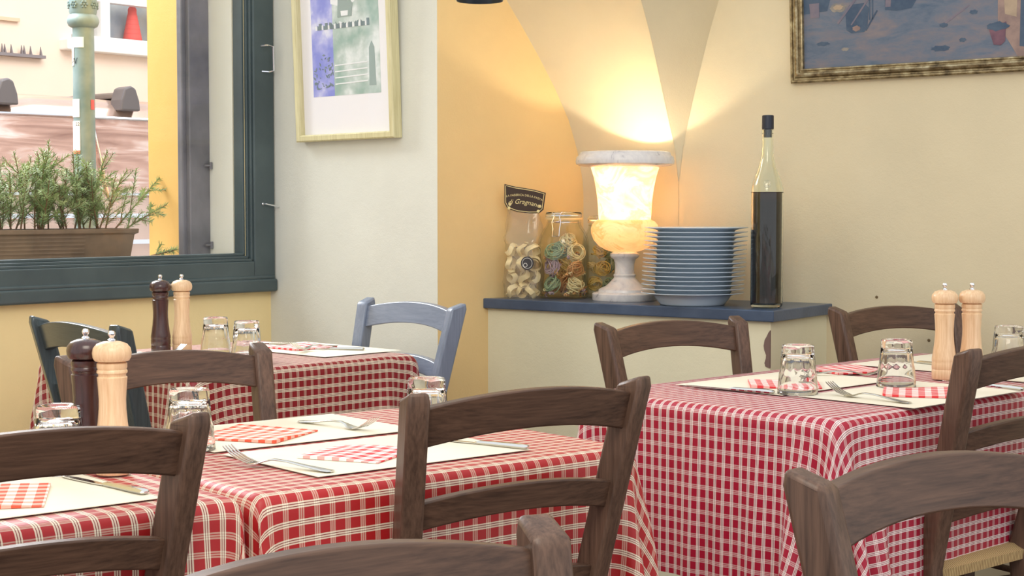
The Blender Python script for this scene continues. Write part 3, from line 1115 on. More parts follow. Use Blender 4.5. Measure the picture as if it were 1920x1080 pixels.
# ------------------------------------------------------------------ chairs
def chair_parts(mz, mx):
    P = {}
    zs = [0.0, 0.20, 0.44, 0.52, 0.66, 0.80, 0.868, 0.88]

    def post_c(z, s):
        if z <= 0.44:
            y = -0.225 + 0.035 * z / 0.44
            x = 0.172 - 0.006 * z / 0.44
        else:
            f = (z - 0.44) / 0.44
            y = -0.19 - 0.108 * f
            x = 0.166 + 0.0365 * f
        return Vector((s * x, y, z))

    def post(s):
        mb = MB(); secs = []
        tw = s * R(14)
        for z in zs:
            c = post_c(z, s)
            wd, dp = 0.0175, 0.024
            if z < 0.4:
                k = 0.78 + 0.22 * z / 0.4
                wd *= k; dp *= k
            if z > 0.875:
                wd *= 0.93; dp *= 0.80
            q = []
            for (a, b) in ((-1, -1), (1, -1), (1, 1), (-1, 1)):
                x_, y_ = a * wd, b * dp
                q.append(c + Vector((x_ * math.cos(tw) - y_ * math.sin(tw), x_ * math.sin(tw) + y_ * math.cos(tw), 0.006 * b * (-1) if z > 0.875 else 0)))
            secs.append(q)
        mb.sweep(secs)
        return mb

    def rail(zt, h, rise, bow=0.022, th=0.011):
        mb = MB(); secs = []
        n = 16
        for i in range(n + 1):
            u = -1 + 2 * i / n
            arch = rise * (1 - u * u)
            zt_ = zt + arch
            zb_ = zt - h + arch * 1.0
            sec = []
            for (z, sy) in ((zb_, -1), (zb_, 1), (zt_, 1), (zt_, -1)):
                zc_ = z
                c = post_c(min(zc_, 0.9), 1)
                x = c.x * u * 0.985
                y = c.y - bow * (1 - u * u) + sy * th
                sec.append(Vector((x, y, z)))
            secs.append(sec)
        mb.sweep(secs)
        return mb
    P['back_post'] = [post(-1).mesh('back_post', mz), post(1).mesh('back_post', mz)]
    P['top_rail'] = [rail(0.858, 0.060, 0.022).mesh('top_rail', mx)]
    P['back_slat'] = [rail(0.714, 0.044, 0.020).mesh('back_slat', mx), rail(0.574, 0.044, 0.018).mesh('back_slat', mx)]
    fl = []
    for s in (-1, 1):
        mb = MB(); secs = []
        for z, w in ((0, 0.013), (0.1, 0.016), (0.40, 0.019), (0.445, 0.019)):
            secs.append([Vector((s * 0.198 + a * w, 0.19 + b * w, z)) for a, b in ((-1, -1), (1, -1), (1, 1), (-1, 1))])
        mb.sweep(secs); fl.append(mb.mesh('front_leg', mz))
    P['front_leg'] = fl
    stp = []
    for s in (-1, 1):
        for z in (0.19, 0.30):
            mb = MB(); mb.tube([(s * 0.169, -0.21 + 0.03 * z, z), (s * 0.198, 0.19, z)], 0.009, 10); stp.append(mb.mesh('stretcher', mx))
    for z in (0.24, 0.34):
        mb = MB(); mb.tube([(-0.198, 0.19, z), (0.198, 0.19, z)], 0.009, 10); stp.append(mb.mesh('stretcher', mx))
    mb = MB(); mb.tube([(-0.169, -0.205, 0.25), (0.169, -0.205, 0.25)], 0.009, 10); stp.append(mb.mesh('stretcher', mx))
    P['stretcher'] = stp
    # woven rush seat with a low pillow shape
    sb = MB(); n = 20
    vs, fs = [], []
    for j in range(n + 1):
        for i in range(n + 1):
            a, b = -1 + 2 * i / n, -1 + 2 * j / n
            hw = 0.168 + 0.042 * (b + 1) / 2
            vs.append((a * hw, b * 0.205 + 0.0, 0.447 - 0.006 * (1 - max(abs(a), abs(b))) - 0.012 * max(0, max(abs(a), abs(b)) - 0.92) / 0.08))
    k0 = len(vs)
    for j in range(n + 1):
        for i in range(n + 1):
            v = vs[j * (n + 1) + i]
            vs.append((v[0] * 0.99, v[1] * 0.99, 0.415))
    N1 = n + 1
    for j in range(n):
        for i in range(n):
            a = j * N1 + i
            fs.append((a, a + 1, a + N1 + 1, a + N1)); fs.append((k0 + a, k0 + a + N1, k0 + a + N1 + 1, k0 + a + 1))
    for i in range(n):
        fs += [(i, k0 + i, k0 + i + 1, i + 1), (n * N1 + i, n * N1 + i + 1, k0 + n * N1 + i + 1, k0 + n * N1 + i),
               (i * N1, (i + 1) * N1, k0 + (i + 1) * N1, k0 + i * N1), (i * N1 + n, k0 + i * N1 + n, k0 + (i + 1) * N1 + n, (i + 1) * N1 + n)]
    sb.add(vs, fs)
    P['seat'] = [sb.mesh('seat', RUSH)]
    return P


rt = NT('woven_rush')
vv = rt.coord('Object')
wv_ = rt.n('ShaderNodeTexWave'); wv_.inputs['Scale'].default_value = 55; wv_.inputs['Distortion'].default_value = 1.5; wv_.inputs['Detail'].default_value = 2
rt.l(vv, wv_.inputs['Vector'])
rt.color(rt.ramp(wv_.outputs['Fac'], [(0.2, srgb(150, 118, 74)), (0.8, srgb(214, 184, 132))])).set(Roughness=0.75)
rt.bump(wv_.outputs['Fac'], 0.6, 0.003)
RUSH = rt.m


def make_chair(label, group, P):
    t = thing('dining_chair', label, 'chair', (0, 0, 0), 0, group)
    for nm in ('back_post', 'top_rail', 'back_slat', 'front_leg', 'stretcher', 'seat'):
        for me in P[nm]:
            o = link(nm, me, t)
            if nm in ('back_post', 'top_rail', 'back_slat', 'front_leg'):
                b = o.modifiers.new('bevel', 'BEVEL')
                b.width = 0.006 if nm == 'back_post' else 0.003
                b.segments = 3; b.limit_method = 'ANGLE'; b.angle_limit = R(35)
    return t


TOPY = -0.298
# (x, y of the middle of the back's top, heading of the sitter, dark?, label)
chairs = [
    (-0.582, 1.953, 35.0, 0, 'brown wooden chair at lower left, backing onto us, tucked to the lower left table'),
    (0.028, 2.400, 34.4, 0, 'brown wooden ladder-back chair in the centre, at the front of the square table'),
    (-0.140, 1.242, 215.0, 0, 'nearest brown chair at the bottom edge, only its arched top rail and one post showing'),
    (0.465, 1.722, 215.0, 0, 'brown chair at the lower right corner with an arched rail facing the viewer'),
    (1.016, 3.142, 41.0, 0, 'dark brown chair cut by the right edge, at the crimson table\'s near side'),
    (0.381, 3.781, 213.5, 0, 'brown chair at the far end of the crimson table, in front of the slate shelf'),
    (1.046, 4.345, 207.1, 0, 'brown chair behind the pale pepper mills, against the right wall'),
    (-0.288, 4.546, 133.1, 2, 'dark chair tinted with blue-grey window glare, standing at the outer corner of the picture wall'),
    (-1.024, 3.761, -47.7, 1, 'dark blue-black chair below the window, left of the small table'),
    (-0.643, 2.982, 222.2, 0, 'brown chair between the pepper mills and the small window table, facing the viewer'),
]
PB = chair_parts(M['wood_z'], M['wood_x'])
PD = chair_parts(M['dark_z'], M['dark_x'])
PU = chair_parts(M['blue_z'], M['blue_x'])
proto = {}
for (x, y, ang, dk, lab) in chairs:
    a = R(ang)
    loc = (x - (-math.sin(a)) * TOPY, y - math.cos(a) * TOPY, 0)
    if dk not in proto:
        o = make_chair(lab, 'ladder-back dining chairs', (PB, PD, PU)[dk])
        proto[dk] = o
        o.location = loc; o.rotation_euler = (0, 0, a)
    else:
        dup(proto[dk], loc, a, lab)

# ------------------------------------------------------------------ table settings
def mat_paper(x, y, ang, w, l, z, label):
    mb = MB(); mb.box((-w / 2, -l / 2, 0), (w / 2, l / 2, 0.0008))
    o = obj('placemat', mb, M['paper'], loc=(x, y, z), rot=(0, 0, R(ang)), smooth=False)
    return tag(o, label, 'placemat', 'cream paper placemats')


mat_paper(-0.742, 2.176, TA, 0.42, 0.30, ZL, 'cream paper placemat on the lower left table, under the shining knife')
mat_paper(-0.220, 2.613, TA, 0.42, 0.285, ZL, 'cream paper placemat at the front of the centre table')
mat_paper(-0.420, 2.853, TA, 0.42, 0.285, ZL, 'cream paper placemat at the back of the centre table, nearer the window')
mat_paper(-0.560, 4.520, 137, 0.42, 0.28, ZL, 'cream paper placemat on the small window table, before the blue-grey chair')
mat_paper(-0.975, 4.185, 137, 0.42, 0.28, ZL, 'cream paper placemat on the small window table, left of the glasses')
mat_paper(0.607, 3.515, RA, 0.42, 0.285, ZR, 'cream paper placemat at the far left of the crimson table, before the shelf chair')
mat_paper(0.830, 3.300, RA, 0.42, 0.270, ZR, 'cream paper placemat at the near edge of the crimson table, under the fork')
mat_paper(1.075, 3.965, RA, 0.42, 0.285, ZR, 'cream paper placemat at the back of the crimson table, behind the pale mills')
mat_paper(1.250, 3.700, RA, 0.42, 0.270, ZR, 'cream paper placemat on the crimson table behind the chair at the right edge')
ZMR, ZML = ZR + 0.0009, ZL + 0.0009


def napkin(x, y, ang, s, z, mat, label, seed):
    r = random.Random(seed)
    mb = MB(); n = 10
    uv = []
    for top in (0, 1):
        for j in range(n + 1):
            for i in range(n + 1):
                a, b = i / n - 0.5, j / n - 0.5
                zz_ = 0.0006 + (0.0022 + 0.0035 * abs(a + b) + 0.0012 * math.sin(7 * a + seed) if top else 0.0)
                mb.v.append((a * s, b * s, zz_)); uv.append((a * s + 0.1, b * s + 0.1))
    N1 = n + 1; k0 = N1 * N1
    for j in range(n):
        for i in range(n):
            a = j * N1 + i
            mb.f.append((a, a + N1, a + N1 + 1, a + 1)); mb.f.append((k0 + a, k0 + a + 1, k0 + a + N1 + 1, k0 + a + N1))
    for i in range(n):
        mb.f += [(i, i + 1, k0 + i + 1, k0 + i), (n * N1 + i, k0 + n * N1 + i, k0 + n * N1 + i + 1, n * N1 + i + 1),
                 (i * N1, k0 + i * N1, k0 + (i + 1) * N1, (i + 1) * N1), (i * N1 + n, (i + 1) * N1 + n, k0 + (i + 1) * N1 + n, k0 + i * N1 + n)]
    mb.m = [0] * len(mb.f); mb.uv = uv
    o = link('napkin', mb.mesh('napkin', mat, True), None, (x, y, z), (0, 0, R(ang)))
    return tag(o, label, 'napkin', 'folded gingham paper napkins')


NRd, NOr = M['napkin_red'], M['napkin_orange']
napkin(-0.728, 2.186, 13, 0.17, ZML, NOr, 'folded red gingham paper napkin on the lower left table', 1)
napkin(-0.250, 2.581, -22, 0.145, ZML, NRd, 'folded red gingham napkin at the front of the centre table', 2)
napkin(-0.450, 2.800, 70, 0.16, ZML, NOr, 'folded orange gingham napkin at the back of the centre table', 3)
napkin(-0.605, 4.555, 45, 0.15, ZML, NRd, 'folded red gingham napkin on the small window table', 4)
napkin(0.590, 3.455, -6, 0.15, ZMR, NRd, 'folded red gingham napkin behind the left glass on the crimson table', 5)
napkin(0.850, 3.295, -14, 0.16, ZMR, NRd, 'folded red gingham napkin at the near edge of the crimson table', 6)
napkin(0.790, 3.755, 22, 0.15, ZR + 0.0009, NRd, 'folded red gingham napkin at the far side of the crimson table, behind the glasses', 7)


def strip(mb, sec, n=8):
    """sec: list of (s, halfwidth, z, thickness) along x"""
    secs = []
    for (s, w, z, t) in sec:
        secs.append([Vector((s, -w, z)), Vector((s, -w * 0.6, z - t * .5)), Vector((s, w * 0.6, z - t * .5)), Vector((s, w, z)), Vector((s, w * 0.6, z + t * .5)), Vector((s, -w * 0.6, z + t * .5))])
    mb.sweep(secs)


def fork_mesh():
    mb = MB()
    strip(mb, [(-0.100, 0.006, 0.0022, 0.002), (-0.097, 0.010, 0.0022, 0.003), (-0.085, 0.0105, 0.0028, 0.003), (-0.05, 0.0065, 0.0062, 0.003), (-0.015, 0.0035, 0.0105, 0.003),
               (0.012, 0.0032, 0.0115, 0.003), (0.026, 0.006, 0.0085, 0.0025), (0.036, 0.0115, 0.005, 0.0022), (0.048, 0.0125, 0.0032, 0.0022), (0.056, 0.0125, 0.0035, 0.002)])
    for k in range(4):
        y = -0.0105 + 0.007 * k
        secs = []
        for (s, w, z) in ((0.054, 0.0021, 0.0035), (0.072, 0.0019, 0.0085), (0.088, 0.0017, 0.0165), (0.099, 0.0014, 0.0240), (0.103, 0.0006, 0.0270)):
            secs.append([Vector((s, y - w, z - 0.0008)), Vector((s, y + w, z - 0.0008)), Vector((s, y + w, z + 0.0008)), Vector((s, y - w, z + 0.0008))])
        mb.sweep(secs)
    return mb.mesh('fork', M['steel'])


def knife_parts():
    b = MB()
    secs = []
    for (s, lo, hi) in ((0.0, -0.004, 0.004), (0.02, -0.008, 0.006), (0.06, -0.0095, 0.0065), (0.09, -0.009, 0.0065), (0.105, -0.006, 0.005), (0.112, 0.001, 0.003)):
        secs.append([Vector((s, lo, 0.0018)), Vector((s, (lo + hi) / 2, 0.0008)), Vector((s, hi, 0.0014)), Vector((s, hi, 0.0030)), Vector((s, (lo + hi) / 2, 0.0032))])
    b.sweep(secs)
    h = MB()
    strip(h, [(-0.105, 0.004, 0.004, 0.003), (-0.102, 0.008, 0.0042, 0.0065), (-0.08, 0.0088, 0.0045, 0.0075), (-0.04, 0.0065, 0.0042, 0.0065), (-0.005, 0.0055, 0.0038, 0.006), (0.002, 0.0045, 0.003, 0.004)])
    return b.mesh('blade', M['steel']), h.mesh('handle', M['steel'])


FK = fork_mesh()
KB, KH = knife_parts()


def lay(kind, x0, y0, x1, y1, z, label, tilt=0.0):
    """from handle end (x0,y0) to tip (x1,y1)"""
    a = math.atan2(y1 - y0, x1 - x0)
    dl = math.hypot(x1 - x0, y1 - y0)
    cx_, cy_ = x0 + (x1 - x0) / dl * 0.103, y0 + (y1 - y0) / dl * 0.103
    if kind == 'fork':
        o = link('fork', FK, None, (cx_, cy_, z), (0, -tilt, a))
        tag(o, label, 'fork', 'steel table forks')
    else:
        o = thing('knife', label, 'knife', (cx_, cy_, z), a, 'steel table knives')
        link('blade', KB, o); link('handle', KH, o)
    return o


lay('knife', -0.512, 2.216, -0.690, 2.385, ZML, 'shining steel knife on the lower left table, seen between two chair rails')
lay('fork', -0.398, 2.972, -0.261, 2.852, ZML, 'steel fork at the back of the centre table, tines to the right')
lay('fork', -0.269, 2.402, -0.436, 2.496, ZML, 'steel fork at the front left of the centre table, tines to the left')
lay('knife', 0.025, 2.636, -0.140, 2.750, ZML, 'steel knife at the right of the centre table, seen below a chair rail')
lay('fork', -1.030, 4.200, -0.905, 4.345, ZML, 'steel fork on the small window table beside the dark mill', 0.0)
lay('fork', -0.500, 4.560, -0.605, 4.380, ZML + 0.0040, 'steel fork beside the napkin on the small window table')
lay('knife', -0.640, 4.640, -0.760, 4.690, ZML, 'steel knife at the back of the small window table, right of the glasses')
lay('knife', -0.415, 4.470, -0.540, 4.500, ZML, 'steel knife at the right of the small window table, by the blue-grey chair')
lay('knife', 0.540, 3.290, 0.372, 3.430, ZMR, 'steel knife at the left end of the crimson table')
lay('fork', 0.782, 3.116, 0.640, 3.290, ZMR, 'steel fork at the near edge of the crimson table')
lay('fork', 0.655, 3.655, 0.815, 3.640, ZMR, 'steel fork behind the two glasses on the crimson table')
lay('knife', 1.073, 3.345, 0.970, 3.500, ZMR, 'steel knife on the crimson table behind the chair at the right edge')
lay('knife', 1.055, 3.850, 0.975, 3.990, ZMR, 'steel knife at the back of the crimson table, left of the pale mills')


# tumblers standing upside down
def tumbler_mesh():
    n = 60
    Hh = 0.102
    outer = [(0.0405, 0.0), (0.0418, 0.001), (0.0412, 0.012), (0.0395, 0.030), (0.0388, 0.040), (0.0375, 0.046), (0.0362, 0.060), (0.0345, 0.080), (0.0335, 0.088), (0.0332, 0.092), (0.0328, 0.099), (0.0310, Hh), (0.024, Hh - 0.0005), (0.020, Hh - 0.003), (1e-5, Hh - 0.0035)]
    inner = [(1e-5, 0.084), (0.022, 0.083), (0.028, 0.079), (0.0305, 0.070), (0.034, 0.046), (0.0372, 0.028), (0.0388, 0.012), (0.0398, 0.001), (0.0405, 0.0)]

    def fl(r, z, a):
        if 0.044 < z < 0.090:
            m = math.sin(PI * min(1, (z - 0.044) / 0.010)) if False else min(1, (z - 0.044) / 0.008) * min(1, (0.090 - z) / 0.004)
            return r - 0.0016 * m * abs(math.sin(a * 6)) ** 0.6
        return r
    mb = MB()
    full = outer[:-1]
    vs = []
    mb.lathe(list(reversed(inner)) if False else outer, n, rf=fl)
    mb2 = MB(); mb2.lathe(inner, n)
    # join the two shells at the rim
    me_v = mb.v + mb2.v
    off = len(mb.v)
    m = MB(); m.v = me_v
    fo = [f for f in mb.f if len(f) <= 4]
    fi = [tuple(i + off for i in f) for f in mb2.f if len(f) <= 4]
    m.f = fo + fi
    last = off + (len(inner) - 1) * n
    for k in range(n):
        k2 = (k + 1) % n
        m.f.append((k, last + k, last + k2, k2))
    m.m = [0] * len(m.f)
    me = m.mesh('tumbler', M['glass'], True, fix=True, angle=50)
    bm = bmesh.new(); bm.from_mesh(me)
    bmesh.ops.remove_doubles(bm, verts=bm.verts[:], dist=1e-5)
    bmesh.ops.recalc_face_normals(bm, faces=bm.faces[:])
    bm.to_mesh(me); bm.free()
    return me


TM = tumbler_mesh()
for (x, y, z, a, lab) in (
        (-0.687, 2.408, ZL, 10, 'upturned clear tumbler at the far left, left of the pale mill'),
        (-0.533, 2.632, ZL, 25, 'upturned clear tumbler right of the front mills, behind a chair post'),
        (-0.150, 2.797, ZL, 0, 'upturned clear tumbler behind the centre chair, on the square table'),
        (-0.807, 4.345, ZL, 0, 'upturned clear tumbler on the window table, next to the pale mill'),
        (-0.699, 4.204, ZL, 15, 'upturned clear tumbler on the window table, the right one of its pair'),
        (0.590, 3.290, ZR, 20, 'upturned clear tumbler at the left of the crimson table, on a placemat edge'),
        (0.825, 3.421, ZR, 5, 'upturned clear tumbler on the crimson table, left of the twin pale mills'),
        (1.188, 3.815, ZR, 12, 'upturned clear tumbler at the right edge, behind the twin pale mills')):
    o = link('tumbler', TM, None, (x, y, z + 0.0010), (0, 0, R(a)))
    tag(o, lab, 'glass', 'upturned tumblers')
    if 'window table' not in lab:
        continue
    vs, fs = text_mesh('TusCaris', 0.0075)
    tb = MB(); r = 0.0413; am = -PI / 2 + math.atan2(-x, y) * 0 - R(a)
    tb.add([(r * math.cos(am + v.x / r), r * math.sin(am + v.x / r), 0.018 + v.y) for v in vs], fs)
    link('lettering', tb.mesh('lettering', plain('white_etching', srgb(240, 240, 240), 0.5) if 'white_etching' not in bpy.data.materials else bpy.data.materials['white_etching'], False), o)


# pepper and salt mills
def mill_meshes(mat):
    b = MB()
    b.lathe([(0.0255, 0), (0.0268, 0.002), (0.0268, 0.020), (0.0258, 0.022), (0.0268, 0.024), (0.0270, 0.036), (0.0262, 0.039), (0.0270, 0.0415), (0.0268, 0.047), (0.0250, 0.058), (0.0222, 0.078), (0.0205, 0.098), (0.0202, 0.112), (0.0212, 0.130),
             (0.0222, 0.142), (0.0226, 0.146), (0.0205, 0.148), (0.0208, 0.151), (0.0228, 0.153), (0.0228, 0.156), (0.0212, 0.158), (0.0226, 0.161), (0.0226, 0.167), (0.0200, 0.169)], 36)
    h = MB()
    h.lathe([(0.020, 0.1695), (0.0255, 0.171), (0.0285, 0.176), (0.0292, 0.183), (0.0278, 0.190), (0.0225, 0.1965), (0.0130, 0.200), (0.006, 0.2005)], 36)
    k = MB()
    k.lathe([(0.0062, 0.2005), (0.0062, 0.2025), (0.0035, 0.2045), (0.0036, 0.2065), (0.0055, 0.2095), (0.0058, 0.2125), (0.0040, 0.2155), (1e-5, 0.2163)], 20)
    return b.mesh('body', mat), h.mesh('head', mat), k.mesh('finial', M['chrome'])


MLm, MDm = mill_meshes(M['light_wood']), mill_meshes(M['dark_wood'])
for (x, y, z, dk, lab) in (
        (-0.602, 2.399, ZL, 0, 'pale wooden salt mill in the left foreground, in front of the dark mill'),
        (-0.652, 2.440, ZL, 1, 'dark wooden pepper mill in the left foreground, behind the pale mill'),
        (-0.968, 4.397, ZL, 1, 'dark wooden pepper mill on the small table under the window'),
        (-0.914, 4.420, ZL, 0, 'pale wooden salt mill beside the dark mill under the window'),
        (0.970, 3.580, ZR, 0, 'pale wooden mill on the crimson table, the left one of the twins'),
        (1.034, 3.590, ZR, 0, 'pale wooden mill on the crimson table, the right one of the twins')):
    t = thing('pepper_mill', lab, 'mill', (x, y, z + 0.0006), 0, 'salt and pepper mills')
    for nm, me in zip(('body', 'head', 'finial'), MDm if dk else MLm):
        link(nm, me, t)

# ------------------------------------------------------------------ things on the shelf
SZ = SHZ + 0.0005
# plates
pm = MB()
pm.lathe([(1e-5, 0.006), (0.080, 0.006), (0.082, 0.0), (0.094, 0.0), (0.097, 0.004), (0.108, 0.018), (0.114, 0.0275), (0.122, 0.030), (0.148, 0.0345), (0.1515, 0.0355), (0.1515, 0.0372), (0.148, 0.0372),
          (0.122, 0.0335), (0.113, 0.0315), (0.104, 0.021), (0.094, 0.0105), (1e-5, 0.0105)], 72)
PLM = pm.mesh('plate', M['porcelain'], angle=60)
NPL = 16
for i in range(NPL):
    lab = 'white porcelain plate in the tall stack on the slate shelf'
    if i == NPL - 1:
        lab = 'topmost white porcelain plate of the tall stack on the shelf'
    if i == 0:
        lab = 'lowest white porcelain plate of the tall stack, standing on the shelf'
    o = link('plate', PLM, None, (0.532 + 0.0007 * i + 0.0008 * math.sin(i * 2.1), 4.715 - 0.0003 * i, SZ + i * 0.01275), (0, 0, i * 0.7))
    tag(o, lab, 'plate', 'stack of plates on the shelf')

# bottle of oil and vinegar
bt = thing('bottle', 'tall glass bottle of dark vinegar with a black stopper on the slate shelf', 'bottle', (0.728, 4.57, SZ))
bo = MB()
bo.lathe([(1e-5, 0.004), (0.030, 0.004), (0.036, 0.0), (0.0435, 0.003), (0.0460, 0.010), (0.0460, 0.325), (0.0452, 0.340), (0.0420, 0.355), (0.0350, 0.376), (0.0255, 0.400), (0.0190, 0.425), (0.0165, 0.445), (0.0158, 0.470), (0.0152, 0.495),
          (0.0172, 0.497), (0.0172, 0.507), (0.0158, 0.508), (0.0120, 0.508), (0.0120, 0.470), (0.0135, 0.44), (0.0215, 0.402), (0.031, 0.377), (0.038, 0.354), (0.0415, 0.338), (0.0425, 0.325), (0.0425, 0.014), (0.036, 0.010), (1e-5, 0.010)], 48)
obj('bottle_glass', bo, glass_mat('pale_green_glass', (0.93, 0.97, 0.92, 1)), bt)
lq = MB()
lq.lathe([(1e-5, 0.0105), (0.035, 0.0105), (0.0422, 0.0145), (0.0423, 0.330), (1e-5, 0.330)], 48)
VN = NT('dark_vinegar')
gz = VN.n('ShaderNodeTexCoord'); sx = VN.n('ShaderNodeSeparateXYZ'); VN.l(gz.outputs['Object'], sx.inputs[0])
VN.color(VN.ramp(VN.math('MULTIPLY', sx.outputs[2], 3.0), [(0.0, srgb(70, 36, 18)), (0.12, srgb(24, 14, 14)), (0.9, srgb(30, 18, 16)), (1.0, srgb(60, 36, 26))])).set(Roughness=0.3)
VN.b.inputs['Specular IOR Level'].default_value = 0.0
obj('vinegar', lq, VN.m, bt, label='near-black vinegar filling the bottle to the shoulder')
sd = MB()
rr = random.Random(8)
for k in range(70):
    a, r_ = rr.uniform(0, 6.28), 0.0412 * math.sqrt(rr.uniform(0.55, 1))
    sd.ball((r_ * math.cos(a), r_ * math.sin(a), 0.016 + rr.random() ** 2 * 0.03), rr.uniform(0.0012, 0.0022), 6)
obj('sediment', sd, plain('spice_sediment', srgb(120, 72, 36), 0.7), bt)['kind'] = 'stuff'
ck = MB(); ck.lathe([(0.0118, 0.485), (0.0118, 0.5085), (0.0168, 0.5088), (0.0170, 0.513), (0.0168, 0.546), (0.0150, 0.548), (1e-5, 0.548)], 32)
obj('stopper', ck, plain('black_plastic', srgb(26, 32, 48), 0.35), bt)
em = MB()
for (c0, c1, rad) in ((0, 0.3525, 0.010), (0, 0.3525, 0.006)):
    pts = []
    for k in range(20):
        a = 2 * PI * k / 20
        xx_, z_ = rad * math.cos(a), c1 + rad * math.sin(a)
        rr_ = 0.0462 if z_ < 0.34 else 0.0452 - (z_ - 0.340) * 0.25
        ph_ = -PI / 2 - 0.17 + xx_ / 0.045
        pts.append((rr_ * math.cos(ph_), rr_ * math.sin(ph_), z_))
    em.tube(pts, 0.0006, 5, loop=True)
obj('embossed_emblem', em, M['glass'], bt)


# jars
def nest_mesh(seed, rad, tr, mat, loops=13):
    r = random.Random(seed)
    mb = MB()
    for L_ in range(loops):
        ax = Vector((r.gauss(0, .35), r.gauss(0, .35), 1)).normalized()
        q = ax.to_track_quat('Z', 'Y')
        rr_ = rad * r.uniform(0.5, 0.98)
        zo = r.uniform(-0.55, 0.55) * rad
        k_ = r.uniform(.15, .35)
        ph = r.uniform(0, 6.28)
        pts = []
        n = 18
        for i in range(n):
            a = 2 * PI * i / n
            p = Vector((rr_ * math.cos(a) * (1 + .12 * math.sin(2 * a + ph)), rr_ * math.sin(a), zo * math.sqrt(max(0.1, 1 - (rr_ / rad) ** 2 * 0.8)) + k_ * rad * 0.5 * math.sin(3 * a + ph)))
            pts.append(q @ p)
        mb.tube(pts, tr, 5, loop=True)
    return mb.mesh('pasta_nest', mat)


PC = {'cream': plain('egg_pasta', srgb(234, 214, 164), 0.55), 'green': plain('spinach_pasta', srgb(150, 164, 130), 0.55), 'orange': plain('tomato_pasta', srgb(216, 160, 104), 0.55),
      'mauve': plain('beet_pasta', srgb(176, 150, 160), 0.55), 'gold': plain('golden_pasta', srgb(222, 190, 112), 0.55)}
NM = {k: [nest_mesh(20 + i * 7 + len(k), 0.031, 0.0019, m, 15) for i in range(2)] for k, m in PC.items()}


def jar(label, x, y, r0, h, latch_ang):
    s = r0 / 0.08
    hz = h
    t = thing('storage_jar', label, 'jar', (x, y, SZ), 0)
    w = 0.0045
    o_ = [(1e-5, 0.004), (r0 * 0.8, 0.004), (r0 * 0.88, 0.0), (r0 * 0.97, 0.006), (r0, 0.016), (r0, hz * 0.60), (r0 * 0.99, hz * 0.655), (r0 * 0.93, hz * 0.72), (r0 * 0.80, hz * 0.79), (r0 * 0.70, hz * 0.83), (r0 * 0.665, hz * 0.86), (r0 * 0.66, hz * 0.90)]
    i_ = [(r0 * 0.60, hz * 0.90), (r0 * 0.60, hz * 0.86), (r0 * 0.645, hz * 0.82), (r0 * 0.75, hz * 0.775), (r0 * 0.88, hz * 0.71), (r0 * 0.935, hz * 0.65), (r0 - w, hz * 0.60), (r0 - w, 0.016), (r0 * 0.9, 0.009), (1e-5, 0.009)]
    jb = MB(); jb.lathe(o_ + i_, 48)
    obj('jar_body', jb, pane_mat('jar_glass', (0.97, 0.985, 0.965, 1), 0.06), t)
    lb = MB()
    lb.lathe([(1e-5, hz * 0.925), (r0 * 0.58, hz * 0.92), (r0 * 0.70, hz * 0.925), (r0 * 0.715, hz * 0.94), (r0 * 0.715, hz * 0.965), (r0 * 0.68, hz * 0.985), (r0 * 0.5, hz * 0.99), (1e-5, hz)], 48)
    lid = obj('lid', lb, glass_mat('lid_glass', (0.9, 0.96, 0.92, 1)), t)
    gk = MB(); gk.lathe([(r0 * 0.60, hz * 0.902), (r0 * 0.73, hz * 0.902), (r0 * 0.73, hz * 0.920), (r0 * 0.60, hz * 0.920)], 48, closed=True)
    obj('rubber_seal', gk, plain('pale_rubber', srgb(228, 200, 150), 0.6), t)
    wb = MB()
    for z_ in (hz * 0.872, hz * 0.952):
        rr_ = r0 * (0.675 if z_ < hz * .9 else 0.722)
        wb.tube([(rr_ * math.cos(2 * PI * k / 40), rr_ * math.sin(2 * PI * k / 40), z_) for k in range(40)], 0.0016, 6, loop=True)
    ca, sa = math.cos(latch_ang), math.sin(latch_ang)

    def lp(u, rad, z_):
        return (rad * ca - u * sa, rad * sa + u * ca, z_)
    rr_ = r0 * 0.74
    k = s
    wb.tube([lp(-0.012 * k, rr_, hz * 0.97), lp(-0.009 * k, rr_ + .006, hz * 0.93), lp(-0.015 * k, rr_ + .008, hz * 0.875), lp(-0.011 * k, rr_ + .010, hz * 0.80), lp(-0.011 * k, rr_ + .014, hz * 0.715),
             lp(0.011 * k, rr_ + .014, hz * 0.715), lp(0.011 * k, rr_ + .010, hz * 0.80), lp(0.015 * k, rr_ + .008, hz * 0.875), lp(0.009 * k, rr_ + .006, hz * 0.93), lp(0.012 * k, rr_, hz * 0.97)], 0.0016, 6)
    wb.tube([lp(-0.017 * k, rr_, hz * 0.985), lp(-0.012 * k, rr_ + .005, hz * 0.965), lp(0.012 * k, rr_ + .005, hz * 0.965), lp(0.017 * k, rr_, hz * 0.985)], 0.0016, 6)
    wb.tube([lp(-0.014 * k, rr_, hz * 0.90), lp(-0.006 * k, rr_ + .009, hz * 0.875), lp(0.006 * k, rr_ + .009, hz * 0.875), lp(0.014 * k, rr_, hz * 0.90)], 0.0016, 6)
    obj('wire_clasp', wb, M['chrome'], t)
    return t


J1 = (0.163, 5.045)
J2 = (0.288, 5.118)
jar('large glass clip jar of coloured pasta on the shelf, beside the pasta bag', J1[0], J1[1], 0.080, 0.275, R(-112))
jar('smaller glass clip jar of pasta nests half hidden behind the alabaster lamp', J2[0], J2[1], 0.064, 0.262, R(-100))
rj = random.Random(3)


def nest(kind, x, y, z, sc, label, grp, i):
    o = link('pasta_nest', NM[kind][i % 2], None, (x, y, z), (rj.uniform(-1.2, 1.2), rj.uniform(-1.2, 1.2), rj.uniform(0, 6.28)))
    o.scale = (sc,) * 3
    tag(o, label, 'pasta', grp)


